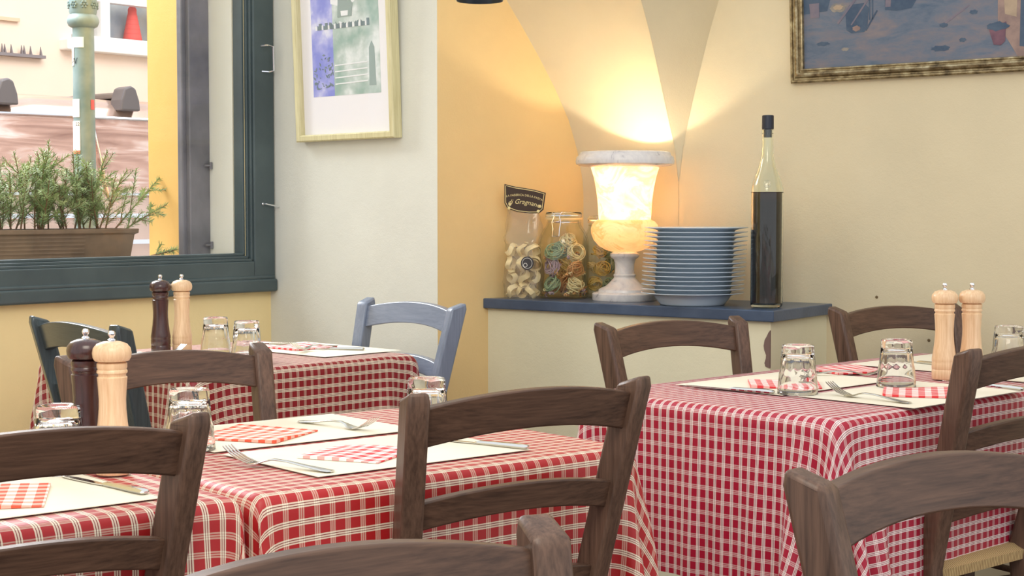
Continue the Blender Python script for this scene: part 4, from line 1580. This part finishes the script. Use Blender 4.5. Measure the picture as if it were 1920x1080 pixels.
lay1 = [('green', -0.038, -0.03, 0.046), ('cream', 0.036, -0.028, 0.044), ('orange', 0.0, 0.042, 0.046), ('mauve', -0.036, -0.022, 0.098), ('orange', 0.034, -0.032, 0.096), ('gold', 0.004, 0.040, 0.10),
        ('green', -0.030, -0.030, 0.148), ('cream', 0.038, -0.022, 0.145), ('green', -0.004, 0.040, 0.152)]
desc = {'green': 'greenish', 'cream': 'cream', 'orange': 'orange', 'mauve': 'mauve', 'gold': 'golden'}
lv = {0: 'at the bottom of', 1: 'halfway up', 2: 'at the top inside'}
for i, (k, dx, dy, dz) in enumerate(lay1):
    nest(k, J1[0] + dx, J1[1] + dy, SZ + dz, 0.98, '%s pasta nest %s the large clip jar%s' % (desc[k], lv[i // 3], ', behind the front two' if i % 3 == 2 else ''), 'pasta nests in the large jar', i)
nest('cream', J1[0] + 0.016, J1[1] - 0.004, SZ + 0.182, 0.85, 'pale pasta nest topping the pile in the large clip jar', 'pasta nests in the large jar', 1)
lay2 = [('gold', -0.024, -0.02, 0.042), ('green', 0.024, -0.022, 0.040), ('gold', 0.0, -0.022, 0.092), ('green', 0.026, 0.01, 0.10), ('cream', -0.024, 0.018, 0.095), ('gold', -0.012, -0.018, 0.142), ('green', 0.02, 0.0, 0.148)]
for i, (k, dx, dy, dz) in enumerate(lay2):
    nest(k, J2[0] + dx, J2[1] + dy, SZ + dz, 0.80, '%s pasta nest in the smaller jar behind the lamp, %s' % (desc[k], ('low on the left', 'low on the right', 'mid height in front', 'mid height on the right', 'mid height at the back', 'top left', 'top right')[i]), 'pasta nests in the smaller jar', i)
fu = MB()
for k in range(46):
    a, r_ = rj.uniform(0, 6.28), 0.066 * math.sqrt(rj.uniform(0.5, 1))
    z_ = rj.choice((0.016, 0.02, 0.075, 0.125)) + rj.uniform(-.004, .01)
    c = Vector((r_ * math.cos(a), r_ * math.sin(a), z_))
    d = Vector((rj.gauss(0, 1), rj.gauss(0, 1), rj.gauss(0, .6))).normalized()
    o1 = d.orthogonal().normalized(); o2 = d.cross(o1)
    pts = [c + d * (-0.014 + 0.028 * j / 14) + (o1 * math.cos(j * 1.25) + o2 * math.sin(j * 1.25)) * 0.0035 for j in range(15)]
    fu.tube(pts, 0.0020, 5, rj.choice((0, 1, 2)))
fo_ = obj('fusilli', fu, [PC['orange'], PC['cream'], PC['mauve']], loc=(J1[0], J1[1], SZ))
tag(fo_, 'loose coloured pasta spirals filling the gaps in the large clip jar', 'pasta', None, 'stuff')

# bag of pasta
BG = Vector((0.036, 5.045, SZ))
bag = thing('pasta_bag', 'tall clear bag of ribbon pasta with a brown label, left end of the shelf', 'pasta bag', BG, R(-16))
film = NT('clear_film')
film.t.nodes.remove(film.b)
tr = film.n('ShaderNodeBsdfTransparent'); tr.inputs['Color'].default_value = (0.95, 0.94, 0.90, 1)
gl = film.n('ShaderNodeBsdfGlossy'); gl.inputs['Roughness'].default_value = 0.15
df = film.n('ShaderNodeBsdfDiffuse'); df.inputs['Color'].default_value = (0.9, 0.86, 0.76, 1)
m1 = film.n('ShaderNodeMixShader'); m1.inputs[0].default_value = 0.06
m2 = film.n('ShaderNodeMixShader'); m2.inputs[0].default_value = 0.06
film.l(tr.outputs[0], m1.inputs[1]); film.l(gl.outputs[0], m1.inputs[2])
film.l(m1.outputs[0], m2.inputs[1]); film.l(df.outputs[0], m2.inputs[2])
film.l(m2.outputs[0], film.out.inputs['Surface'])
fb = MB(); secs = []
rb_ = random.Random(12)
for i in range(23):
    z = 0.282 * i / 22
    f = i / 22
    hw = 0.058 + 0.006 * math.sin(f * 9) if f < 0.62 else 0.06 - 0.012 * (f - 0.62) / 0.38
    hd_ = 0.040 * (1 - 0.15 * abs(f - 0.3)) if f < 0.6 else 0.038 * (1 - (f - 0.6) / 0.4) + 0.003
    sec = []
    for k in range(28):
        a = 2 * PI * k / 28
        nz = noise.noise(Vector((math.cos(a) * 2.2, math.sin(a) * 2.2, f * 7.5))) * 0.011 * (0.4 + f)
        nz += noise.noise(Vector((math.cos(a) * 6, math.sin(a) * 6, f * 16 + 9))) * 0.004
        ex = 0.7
        cxx, cyy = math.copysign(abs(math.cos(a)) ** ex, math.cos(a)), math.copysign(abs(math.sin(a)) ** ex, math.sin(a))
        sec.append(Vector(((hw + nz) * cxx, (hd_ + nz * min(1, hd_ / 0.03)) * cyy, z)))
    secs.append(sec)
fb.sweep(secs)
obj('bag_film', fb, film.m, bag, angle=70)
# header card
MC = Matrix.Translation((0.006, -0.012, 0.305)) @ Matrix.Rotation(R(6), 4, 'Y') @ Matrix.Rotation(R(90 + 8), 4, 'X')
hdp = [(-0.068, 0.048), (-0.03, 0.043), (0.0, 0.042), (0.03, 0.040), (0.068, 0.034), (0.064, -0.02), (0.052, -0.032), (0.020, -0.036), (-0.02, -0.036), (-0.054, -0.028), (-0.064, -0.012)]
hc = MB(); hc.prism(hdp, -0.001, 0.001, MC)
card = obj('header_label', hc, plain('dark_brown_card', srgb(66, 50, 40), 0.5), bag, smooth=False, label='dark brown label with cream border and lettering')
bd = MB()
ring = [(x * 0.93, y * 0.90 + 0.0005) for (x, y) in hdp]
bd.tube([MC @ Vector((x, y, 0.0016)) for x, y in ring], 0.0012, 6, loop=True)
for (x, y) in ((-0.046, -0.014), (0.052, -0.010), (-0.048, -0.026), (0.048, -0.026)):
    bd.prism([(x + 0.005 * math.cos(k * PI / 6), y + 0.005 * math.sin(k * PI / 6)) for k in range(12)], 0.0012, 0.0018, MC)
CRM = plain('cream_print', srgb(240, 222, 160), 0.5)
obj('border', bd, CRM, card, smooth=False)
tl = MB()
for body_, sz_, yy_, sh_ in (('LA FABBRICA DELLA PASTA', 0.0098, 0.0195, 0.0), ('di Gragnano', 0.0215, -0.002, 0.3), ('Napoli', 0.006, -0.022, 0.0)):
    if body_ == 'Napoli':
        continue
    vs, fs = text_mesh(body_, sz_, shear=sh_)
    tl.add([MC @ Vector((v.x, v.y + yy_ - 0.9 * v.x * v.x * 3.0, 0.0018)) for v in vs], fs)
obj('lettering', tl, CRM, card, smooth=False)
# round seal on the bag
sl_ = MB(); sl_.lathe([(1e-5, 0), (0.021, 0), (0.021, 0.001), (0.0, 0.001)][:3] + [(1e-5, 0.0012)], 28)
sl_o = obj('seal', sl_, plain('dark_seal', srgb(58, 54, 56), 0.5), bag, loc=(0.026, -0.048, 0.112), rot=(R(90), 0, 0), label='dark round seal sticker')
s2_ = MB()
s2_.tube([(0.016 * math.cos(k * PI / 12), 0.016 * math.sin(k * PI / 12), 0.0014) for k in range(24)], 0.0008, 5, loop=True)
s2_.tube([(0.006 * math.cos(k * PI / 8) - 0.006, 0.006 * math.sin(k * PI / 8) - 0.006, 0.0014) for k in range(16)], 0.0010, 5, loop=True)
obj('printed_rings', s2_, plain('white_print', srgb(225, 222, 214), 0.5), sl_o)


def ribbon_mesh(seed):
    r = random.Random(seed)
    mb = MB(); secs = []
    n = 26
    R0 = 0.0235; hw = 0.0085; th = 0.0012
    turn = 2 * PI * r.uniform(1.2, 1.7)
    for i in range(n + 1):
        a = turn * i / n
        rr_ = R0 * (0.7 + 0.4 * i / n) + 0.0015 * math.sin(4 * a)
        wob = 0.004 * math.sin(3 * a + seed)
        d = Vector((math.cos(a), math.sin(a), 0))
        c = d * rr_
        secs.append([c + Vector((0, 0, -hw + wob)), c + d * th + Vector((0, 0, -hw + wob)), c + d * th * (1 + math.sin(a)) + Vector((0, 0, hw + wob)), c + Vector((0, 0, hw + wob))])
    mb.sweep(secs)
    return mb.mesh('pasta_ribbon', PC['cream'])


RBM = [ribbon_mesh(i) for i in range(3)]
ca_, sa_ = math.cos(R(-16)), math.sin(R(-16))
spots = [(dx, dy, dz) for dz in (0.024, 0.066, 0.108, 0.150) for (dx, dy) in ((-0.034, -0.014), (0.004, -0.016), (0.036, -0.012), (0.014, 0.016))]
for i, (dx, dy, dz) in enumerate(spots):
    dx += rj.uniform(-.003, .003)
    o = link('pasta_ribbon', RBM[i % 3], None, (BG.x + dx * ca_ - dy * sa_, BG.y + dx * sa_ + dy * ca_, SZ + dz), (rj.uniform(0.7, 2.4), rj.uniform(-.8, .8), rj.uniform(0, 6.28)))
    tag(o, 'curled wide pasta ribbon inside the clear bag on the shelf', 'pasta', 'pasta ribbons in the bag')

# alabaster urn lamp
lp_ = thing('table_lamp', 'lit alabaster urn lamp with a flared rim on the slate shelf', 'lamp', (0.3475, 4.935, SZ))
MARB = NT('veined_marble')
mv = MARB.coord('Object')
MARB.color(MARB.ramp(MARB.noise(mv, 16, 6, 0.6, 1.8), [(0.30, srgb(150, 146, 150)), (0.40, srgb(210, 205, 204)), (0.62, srgb(224, 219, 214)), (0.7, srgb(206, 200, 198))])).set(Roughness=0.25)


def glow(name, c1, c2, st, scale, dist):
    t = NT(name)
    v = t.coord('Object')
    f = t.noise(v, scale, 6, 0.6, dist)
    col = t.ramp(f, [(0.32, c1), (0.5, c2), (0.56, c1), (0.7, c2)])
    t.color((0.75, 0.68, 0.55, 1)).set(Roughness=0.3)
    t.color(col)
    t.l(col, t.b.inputs['Emission Color'])
    t.b.inputs['Emission Strength'].default_value = st
    tl_ = t.n('ShaderNodeBsdfTranslucent'); t.l(t.mix(0.5, col, (1.0, 0.72, 0.36, 1), 'MULTIPLY'), tl_.inputs['Color'])
    ms = t.n('ShaderNodeMixShader'); ms.inputs[0].default_value = 0.32
    t.l(t.b.outputs[0], ms.inputs[1]); t.l(tl_.outputs[0], ms.inputs[2])
    t.l(ms.outputs[0], t.out.inputs['Surface'])
    return t.m


pl = MB()
pl.lathe([(1e-5, 0), (0.098, 0), (0.100, 0.004), (0.100, 0.020), (0.096, 0.024), (0.082, 0.026), (0.080, 0.034), (0.072, 0.038), (0.058, 0.044), (0.047, 0.054), (0.040, 0.062), (0.034, 0.068)], 48)
obj('foot', pl, MARB.m, lp_)
sm_ = MB()
sm_.lathe([(0.034, 0.068), (0.0325, 0.072), (0.0345, 0.075), (0.0345, 0.079), (0.031, 0.082), (0.0295, 0.095), (0.030, 0.112), (0.034, 0.126), (0.043, 0.133), (0.0455, 0.138), (0.0445, 0.144), (0.036, 0.148), (0.034, 0.152)], 40)
obj('stem', sm_, MARB.m, lp_)
bw = MB()
bw.lathe([(0.040, 0.150), (0.060, 0.156), (0.080, 0.168), (0.096, 0.186), (0.1035, 0.206), (0.1045, 0.220), (0.101, 0.233), (0.092, 0.243), (0.082, 0.2475), (0.076, 0.2475), (0.092, 0.236), (0.097, 0.220), (0.096, 0.206), (0.088, 0.188), (0.074, 0.172), (0.056, 0.162), (0.038, 0.158)], 56, closed=True)
obj('bowl', bw, glow('glowing_bowl_alabaster', srgb(238, 202, 134), srgb(250, 228, 176), 0.32, 9, 1.0), lp_, label='dimmer glowing lower bowl')
by = MB()
by.lathe([(0.080, 0.248), (0.0815, 0.262), (0.0825, 0.285), (0.0845, 0.310), (0.0890, 0.345), (0.0960, 0.380), (0.1050, 0.408), (0.1000, 0.410), (0.0905, 0.382), (0.0835, 0.345), (0.079, 0.310), (0.0765, 0.285), (0.0755, 0.262), (0.074, 0.248)], 56, closed=True)
obj('shade', by, glow('glowing_shade_alabaster', srgb(255, 228, 178), srgb(255, 246, 226), 0.60, 9, 0.9), lp_, label='brightly glowing waisted shade')
rm = MB()
rm.lathe([(0.098, 0.409), (0.120, 0.411), (0.142, 0.414), (0.1505, 0.419), (0.152, 0.428), (0.149, 0.440), (0.141, 0.447), (0.139, 0.454), (0.133, 0.457), (0.128, 0.452), (0.122, 0.430), (0.106, 0.416)], 64, closed=True)
obj('rim', rm, MARB.m, lp_, label='unlit veined white rim')
bl = MB(); bl.ball((0, 0, 0.318), 0.022, 16, 1.25); bl.lathe([(0.012, 0.262), (0.012, 0.296)], 16)
bulb_m = NT('bulb_glass'); bulb_m.color((1, 0.9, 0.7, 1)); bulb_m.b.inputs['Emission Color'].default_value = (1, 0.78, 0.45, 1); bulb_m.b.inputs['Emission Strength'].default_value = 6
obj('bulb', bl, bulb_m.m, lp_)
lt = lamp('bulb_light', 'POINT', (0.345, 4.905, SZ + 0.362), 3.8, (1.0, 0.87, 0.66), 0.014)
lt.parent = lp_
lt.location = (0, 0, 0.358)

# ------------------------------------------------------------------ pictures
def frame_bars(mb, w, h, prof):
    """prof: list of (inset, depth) closed polygon swept round a w x h rectangle; local x right, y up, z out of the wall"""
    cs = [(-w / 2, -h / 2, 1, 1), (w / 2, -h / 2, -1, 1), (w / 2, h / 2, -1, -1), (-w / 2, h / 2, 1, -1)]
    n = len(prof)
    vs = []
    for (x, y, sx_, sy_) in cs:
        for (i_, d_) in prof:
            vs.append((x + sx_ * i_, y + sy_ * i_, d_))
    fs = []
    for c in range(4):
        c2 = (c + 1) % 4
        for k in range(n):
            k2 = (k + 1) % n
            fs.append((c * n + k, c2 * n + k, c2 * n + k2, c * n + k2))
    mb.add(vs, fs)


def wall_rot(nrm, lean=0.0, roll=0.0):
    z = Vector((nrm.x, nrm.y, 0)).normalized()
    x = Vector((0, 0, 1)).cross(z).normalized()
    m = Matrix((x, Vector((0, 0, 1)), z)).transposed().to_4x4()
    return (m @ Matrix.Rotation(lean, 4, 'X') @ Matrix.Rotation(roll, 4, 'Z')).to_euler()


# photograph on the picture wall
PW, PH = 0.452, 0.62
a_, b_ = Vector((-0.690, 5.341, 0)), Vector((-0.350, 5.056, 0))
ctr = (a_ + b_) / 2
pc_ = Vector((ctr.x, ctr.y, 0)) + NP * 0.012
pic = thing('picture_frame', 'old faded photograph in a pale wooden frame on the picture wall', 'picture', (0, 0, 0))
pic.rotation_euler = wall_rot(NP, R(2.0), R(0.5))
pic.location = (pc_.x, pc_.y, 1.366 + PH / 2)
fm = MB(); frame_bars(fm, PW, PH, [(0, 0), (0, 0.034), (0.004, 0.037), (0.018, 0.037), (0.022, 0.033), (0.022, 0)])
obj('frame', fm, wood('pale_gold_frame', srgb(196, 186, 140), srgb(222, 214, 170), 'y', 0.35), pic, smooth=False)
bm_ = MB(); bm_.box((-PW / 2 + 0.02, -PH / 2 + 0.02, 0.002), (PW / 2 - 0.02, PH / 2 - 0.02, 0.014))
obj('mount', bm_, plain('white_mount', srgb(244, 242, 244), 0.7), pic, smooth=False)
ph_ = NT('faded_photo_with_reflection')
pv = ph_.coord('Object')
n1 = ph_.noise(pv, 11, 4, 0.55)
n2 = ph_.noise(ph_.coord('Object', (60, 16, 1)), 1.5, 3, 0.5)
sep_ = ph_.n('ShaderNodeSeparateXYZ'); ph_.l(pv, sep_.inputs[0])
grn = ph_.ramp(n1, [(0.38, srgb(150, 180, 168)), (0.52, srgb(188, 204, 196)), (0.66, srgb(232, 238, 236))])
reflected_blue = ph_.ramp(n1, [(0.38, srgb(132, 142, 220)), (0.52, srgb(172, 176, 232)), (0.66, srgb(228, 230, 246))])
ph_.color(ph_.mix(ph_.math('LESS_THAN', sep_.outputs[0], -0.055), grn, reflected_blue)).set(Roughness=0.5)  # window reflection painted into the print: blue strip left, green right
pr = MB(); pr.box((-0.155, -0.165, 0.014), (0.155, 0.27, 0.0146))
photo = obj('photo', pr, ph_.m, pic, smooth=False)
pd = MB()
rp = random.Random(4)


def flat(mb, pts, z, mi):
    mb.prism(pts, z, z + 0.0004, None, mi)


flat(pd, [(-0.06, 0.13), (0.0, 0.115), (0.05, 0.13), (0.062, 0.20), (0.03, 0.25), (-0.03, 0.25), (-0.066, 0.2)], 0.0147, 1)
flat(pd, [(-0.03, 0.085), (0.035, 0.085), (0.04, 0.125), (0.022, 0.15), (0.012, 0.155), (0.012, 0.175), (-0.008, 0.175), (-0.008, 0.155), (-0.026, 0.14)], 0.0152, 0)
flat(pd, [(-0.012, 0.088), (0.018, 0.088), (0.02, 0.104), (-0.014, 0.104)], 0.0157, 1)
for k in range(26):
    x = -0.13 + 0.0095 * k
    s_ = rp.uniform(0.003, 0.007)
    flat(pd, [(x - s_, 0.05), (x + s_, 0.05), (x + s_, 0.06 + rp.uniform(0, .014)), (x - s_, 0.06 + rp.uniform(0, .014))], 0.0152, 2 if k % 3 else 1)
for k in range(60):
    x, y = rp.uniform(-0.148, -0.06), rp.uniform(-0.14, -0.02)
    if y > -0.02 - (abs(x + 0.09)) * 1.1:
        continue
    s_ = rp.uniform(0.004, 0.009); a = rp.uniform(0, 3)
    flat(pd, [(x + s_ * math.cos(a), y + s_ * math.sin(a)), (x - s_ * .4 * math.sin(a), y + s_ * .4 * math.cos(a)), (x - s_ * math.cos(a), y - s_ * math.sin(a)), (x + s_ * .4 * math.sin(a), y - s_ * .4 * math.cos(a))], 0.0150 + 0.0001 * (k % 5), 2)
for y in (-0.07, -0.09, -0.11, -0.13):
    flat(pd, [(-0.05, y), (0.10, y + 0.004), (0.10, y + 0.008), (-0.05, y + 0.004)], 0.0149, 1)
flat(pd, [(0.105, -0.14), (0.135, -0.14), (0.132, -0.02), (0.12, 0.0), (0.108, -0.02)], 0.0149, 0)
obj('figures', pd, [plain('faded_grey', srgb(150, 168, 162), 0.6), plain('faded_white', srgb(240, 242, 242), 0.6), plain('faded_dark', srgb(116, 136, 140), 0.6)], photo, smooth=False)
gp_ = MB(); gp_.box((-PW / 2 + 0.021, -PH / 2 + 0.021, 0.024), (PW / 2 - 0.021, PH / 2 - 0.021, 0.0255))
obj('glazing', gp_, pane_mat('picture_glass', refl=0.05), pic, smooth=False)

# painting on the right wall
QW, QH = 1.00, 0.66
pl0 = on_right((1484 - 960) / 3000)
qc = pl0 + WR * (QW / 2) + NR * 0.010
ptg = thing('painting', 'dark blue oil painting in a moulded silver-gold frame on the right wall', 'painting', (qc.x, qc.y, 1.523 + QH / 2))
ptg.rotation_euler = wall_rot(NR, R(2.6), R(0.3))
fm = MB(); frame_bars(fm, QW, QH, [(0, 0), (0, 0.024), (0.004, 0.028), (0.008, 0.028), (0.010, 0.023), (0.014, 0.023), (0.018, 0.033), (0.024, 0.036), (0.029, 0.032), (0.031, 0.026), (0.034, 0.026), (0.037, 0.029), (0.041, 0.027), (0.042, 0.020), (0.042, 0)])
GF = NT('aged_silver_gilt')
gv = GF.coord('Object')
GF.color(GF.ramp(GF.noise(gv, 34, 5, 0.65), [(0.3, srgb(78, 66, 48)), (0.5, srgb(150, 132, 98)), (0.7, srgb(200, 188, 152))])).set(Roughness=0.35, Metallic=0.65)
obj('frame', fm, GF.m, ptg, smooth=False)
cv = NT('painted_ground')
c0 = cv.coord('Object', (3, 9, 1))
n1 = cv.noise(c0, 1.6, 7, 0.65, 0.8)
n2 = cv.noise(cv.coord('Object', (26, 60, 1)), 1, 5, 0.7)
ff = cv.math('ADD', cv.math('MULTIPLY', n1, 0.75), cv.math('MULTIPLY', n2, 0.25))
cv.color(cv.ramp(ff, [(0.34, srgb(72, 92, 114)), (0.47, srgb(98, 108, 124)), (0.58, srgb(120, 114, 120)), (0.72, srgb(140, 126, 120))])).set(Roughness=0.45)
cv.bump(n2, 0.3, 0.001)
ca = MB(); ca.box((-QW / 2 + 0.035, -QH / 2 + 0.035, 0.004), (QW / 2 - 0.035, QH / 2 - 0.035, 0.016))
canvas = obj('canvas', ca, cv.m, ptg, smooth=False)
art = MB()
bx0, by0 = -QW / 2 + 0.042, -QH / 2 + 0.042       # lower left corner of the visible canvas


def pk(x):
    return x if x < 0.25 else 0.25 + (x - 0.25) * 0.80


def pp(*pts):
    return [(bx0 + pk(x), by0 + y - (0.022 if x > 0.6 else 0.0)) for x, y in pts]


def ell(x, y, a, b, n=18):
    return [(bx0 + pk(x) + a * (1 + .16 * math.sin(3.3 * k + 40 * x)) * math.cos(2 * PI * k / n), by0 + y - (0.022 if x > 0.6 else 0.0) + b * (1 + .2 * math.sin(2.1 * k + 50 * y)) * math.sin(2 * PI * k / n)) for k in range(n)]


Zp = 0.0161
flat(art, pp((0.0, 0.16), (0.075, 0.165), (0.085, 0.20), (0.085, 0.32), (0.0, 0.32)), Zp, 0)
flat(art, pp((0.022, 0.148), (0.05, 0.148), (0.05, 0.19), (0.018, 0.19)), Zp + .0005, 1)
flat(art, ell(0.11, 0.172, 0.026, 0.013), Zp, 2)
flat(art, ell(0.11, 0.173, 0.016, 0.007), Zp + .0005, 3)
flat(art, pp((0.135, 0.105), (0.15, 0.095), (0.19, 0.096), (0.20, 0.115), (0.205, 0.165), (0.19, 0.18), (0.145, 0.178), (0.132, 0.16)), Zp, 0)
flat(art, pp((0.148, 0.12), (0.152, 0.118), (0.225, 0.215), (0.22, 0.218)), Zp + .0005, 1)
flat(art, pp((0.105, 0.128), (0.11, 0.124), (0.17, 0.195), (0.165, 0.20)), Zp + .0005, 1)
flat(art, pp((0.192, 0.10), (0.197, 0.10), (0.232, 0.155), (0.228, 0.157)), Zp + .0005, 0)
for x in (0.205, 0.214):
    flat(art, pp((x, 0.13), (x + .004, 0.13), (x + .004, 0.21), (x, 0.21)), Zp + .0005, 0)
flat(art, ell(0.166, 0.108, 0.012, 0.008), Zp + .0008, 4)
flat(art, pp((0.255, 0.155), (0.30, 0.150), (0.355, 0.155), (0.375, 0.18), (0.385, 0.32), (0.25, 0.32)), Zp, 0)
flat(art, pp((0.256, 0.163), (0.276, 0.163), (0.28, 0.19), (0.258, 0.19)), Zp + .0005, 1)
flat(art, pp((0.47, 0.105), (0.475, 0.100), (0.565, 0.148), (0.563, 0.152)), Zp, 1)
flat(art, ell(0.472, 0.100, 0.012, 0.006), Zp + .0005, 0)
flat(art, pp((0.665, 0.115), (0.735, 0.02), (0.76, 0.0), (0.80, 0.0), (0.745, 0.32), (0.665, 0.32)), Zp, 4)
flat(art, pp((0.69, 0.14), (0.73, 0.13), (0.74, 0.32), (0.675, 0.32)), Zp + .0004, 3)
flat(art, pp((0.632, 0.105), (0.65, 0.058), (0.675, 0.055), (0.69, 0.066), (0.694, 0.12), (0.68, 0.115)), Zp + .0009, 5)
flat(art, ell(0.664, 0.108, 0.030, 0.012), Zp + .0013, 0)
flat(art, pp((0.74, 0.05), (0.92, 0.02), (0.92, 0.32), (0.75, 0.32)), Zp + .0004, 0)
for (x, y, a, b, m_) in ((0.46, 0.035, 0.028, 0.008, 0), (0.54, 0.055, 0.010, 0.006, 0), (0.13, 0.050, 0.012, 0.005, 2), (0.58, 0.13, 0.012, 0.006, 0), (0.06, 0.07, 0.02, 0.006, 0)):
    flat(art, ell(x, y, a, b), Zp, m_)
obj('painted_shapes', art, [mottled('paint_navy', srgb(54, 74, 98), srgb(72, 90, 110), 30, 0.5), mottled('paint_mauve', srgb(104, 100, 116), srgb(126, 114, 122), 30, 0.5), mottled('paint_stone', srgb(120, 116, 112), srgb(150, 142, 130), 30, 0.5),
                               mottled('paint_ochre', srgb(160, 140, 118), srgb(178, 156, 130), 30, 0.5), mottled('paint_timber', srgb(132, 110, 104), srgb(160, 134, 122), 24, 0.5), mottled('paint_plum', srgb(98, 66, 82), srgb(122, 84, 96), 30, 0.5)], canvas, smooth=False)

# pendant lamp whose lower edge dips into the top of the view
pdl = thing('pendant_lamp', 'small dark blue pendant lamp cut by the top edge', 'lamp', (-0.078, 3.90, 1.647))
sh = MB(); sh.lathe([(0.056, 0.0), (0.0575, 0.004), (0.054, 0.03), (0.044, 0.06), (0.03, 0.085), (0.016, 0.1), (0.012, 0.125), (0.010, 0.125), (0.014, 0.098), (0.028, 0.083), (0.042, 0.058), (0.052, 0.028), (0.0545, 0.004)], 40, closed=True)
obj('lamp_shade', sh, plain('dark_blue_enamel', srgb(26, 50, 66), 0.3), pdl)
li = MB(); li.lathe([(1e-5, 0.010), (0.050, 0.010), (0.050, 0.014), (1e-5, 0.014)], 40)
obj('lamp_face', li, plain('dark_lens', srgb(30, 54, 70), 0.2), pdl)
cdd = MB(); cdd.tube([(0, 0, 0.12), (0, 0, 1.05)], 0.003, 6)
obj('cord', cdd, plain('black_cord', srgb(30, 30, 32), 0.6), pdl)
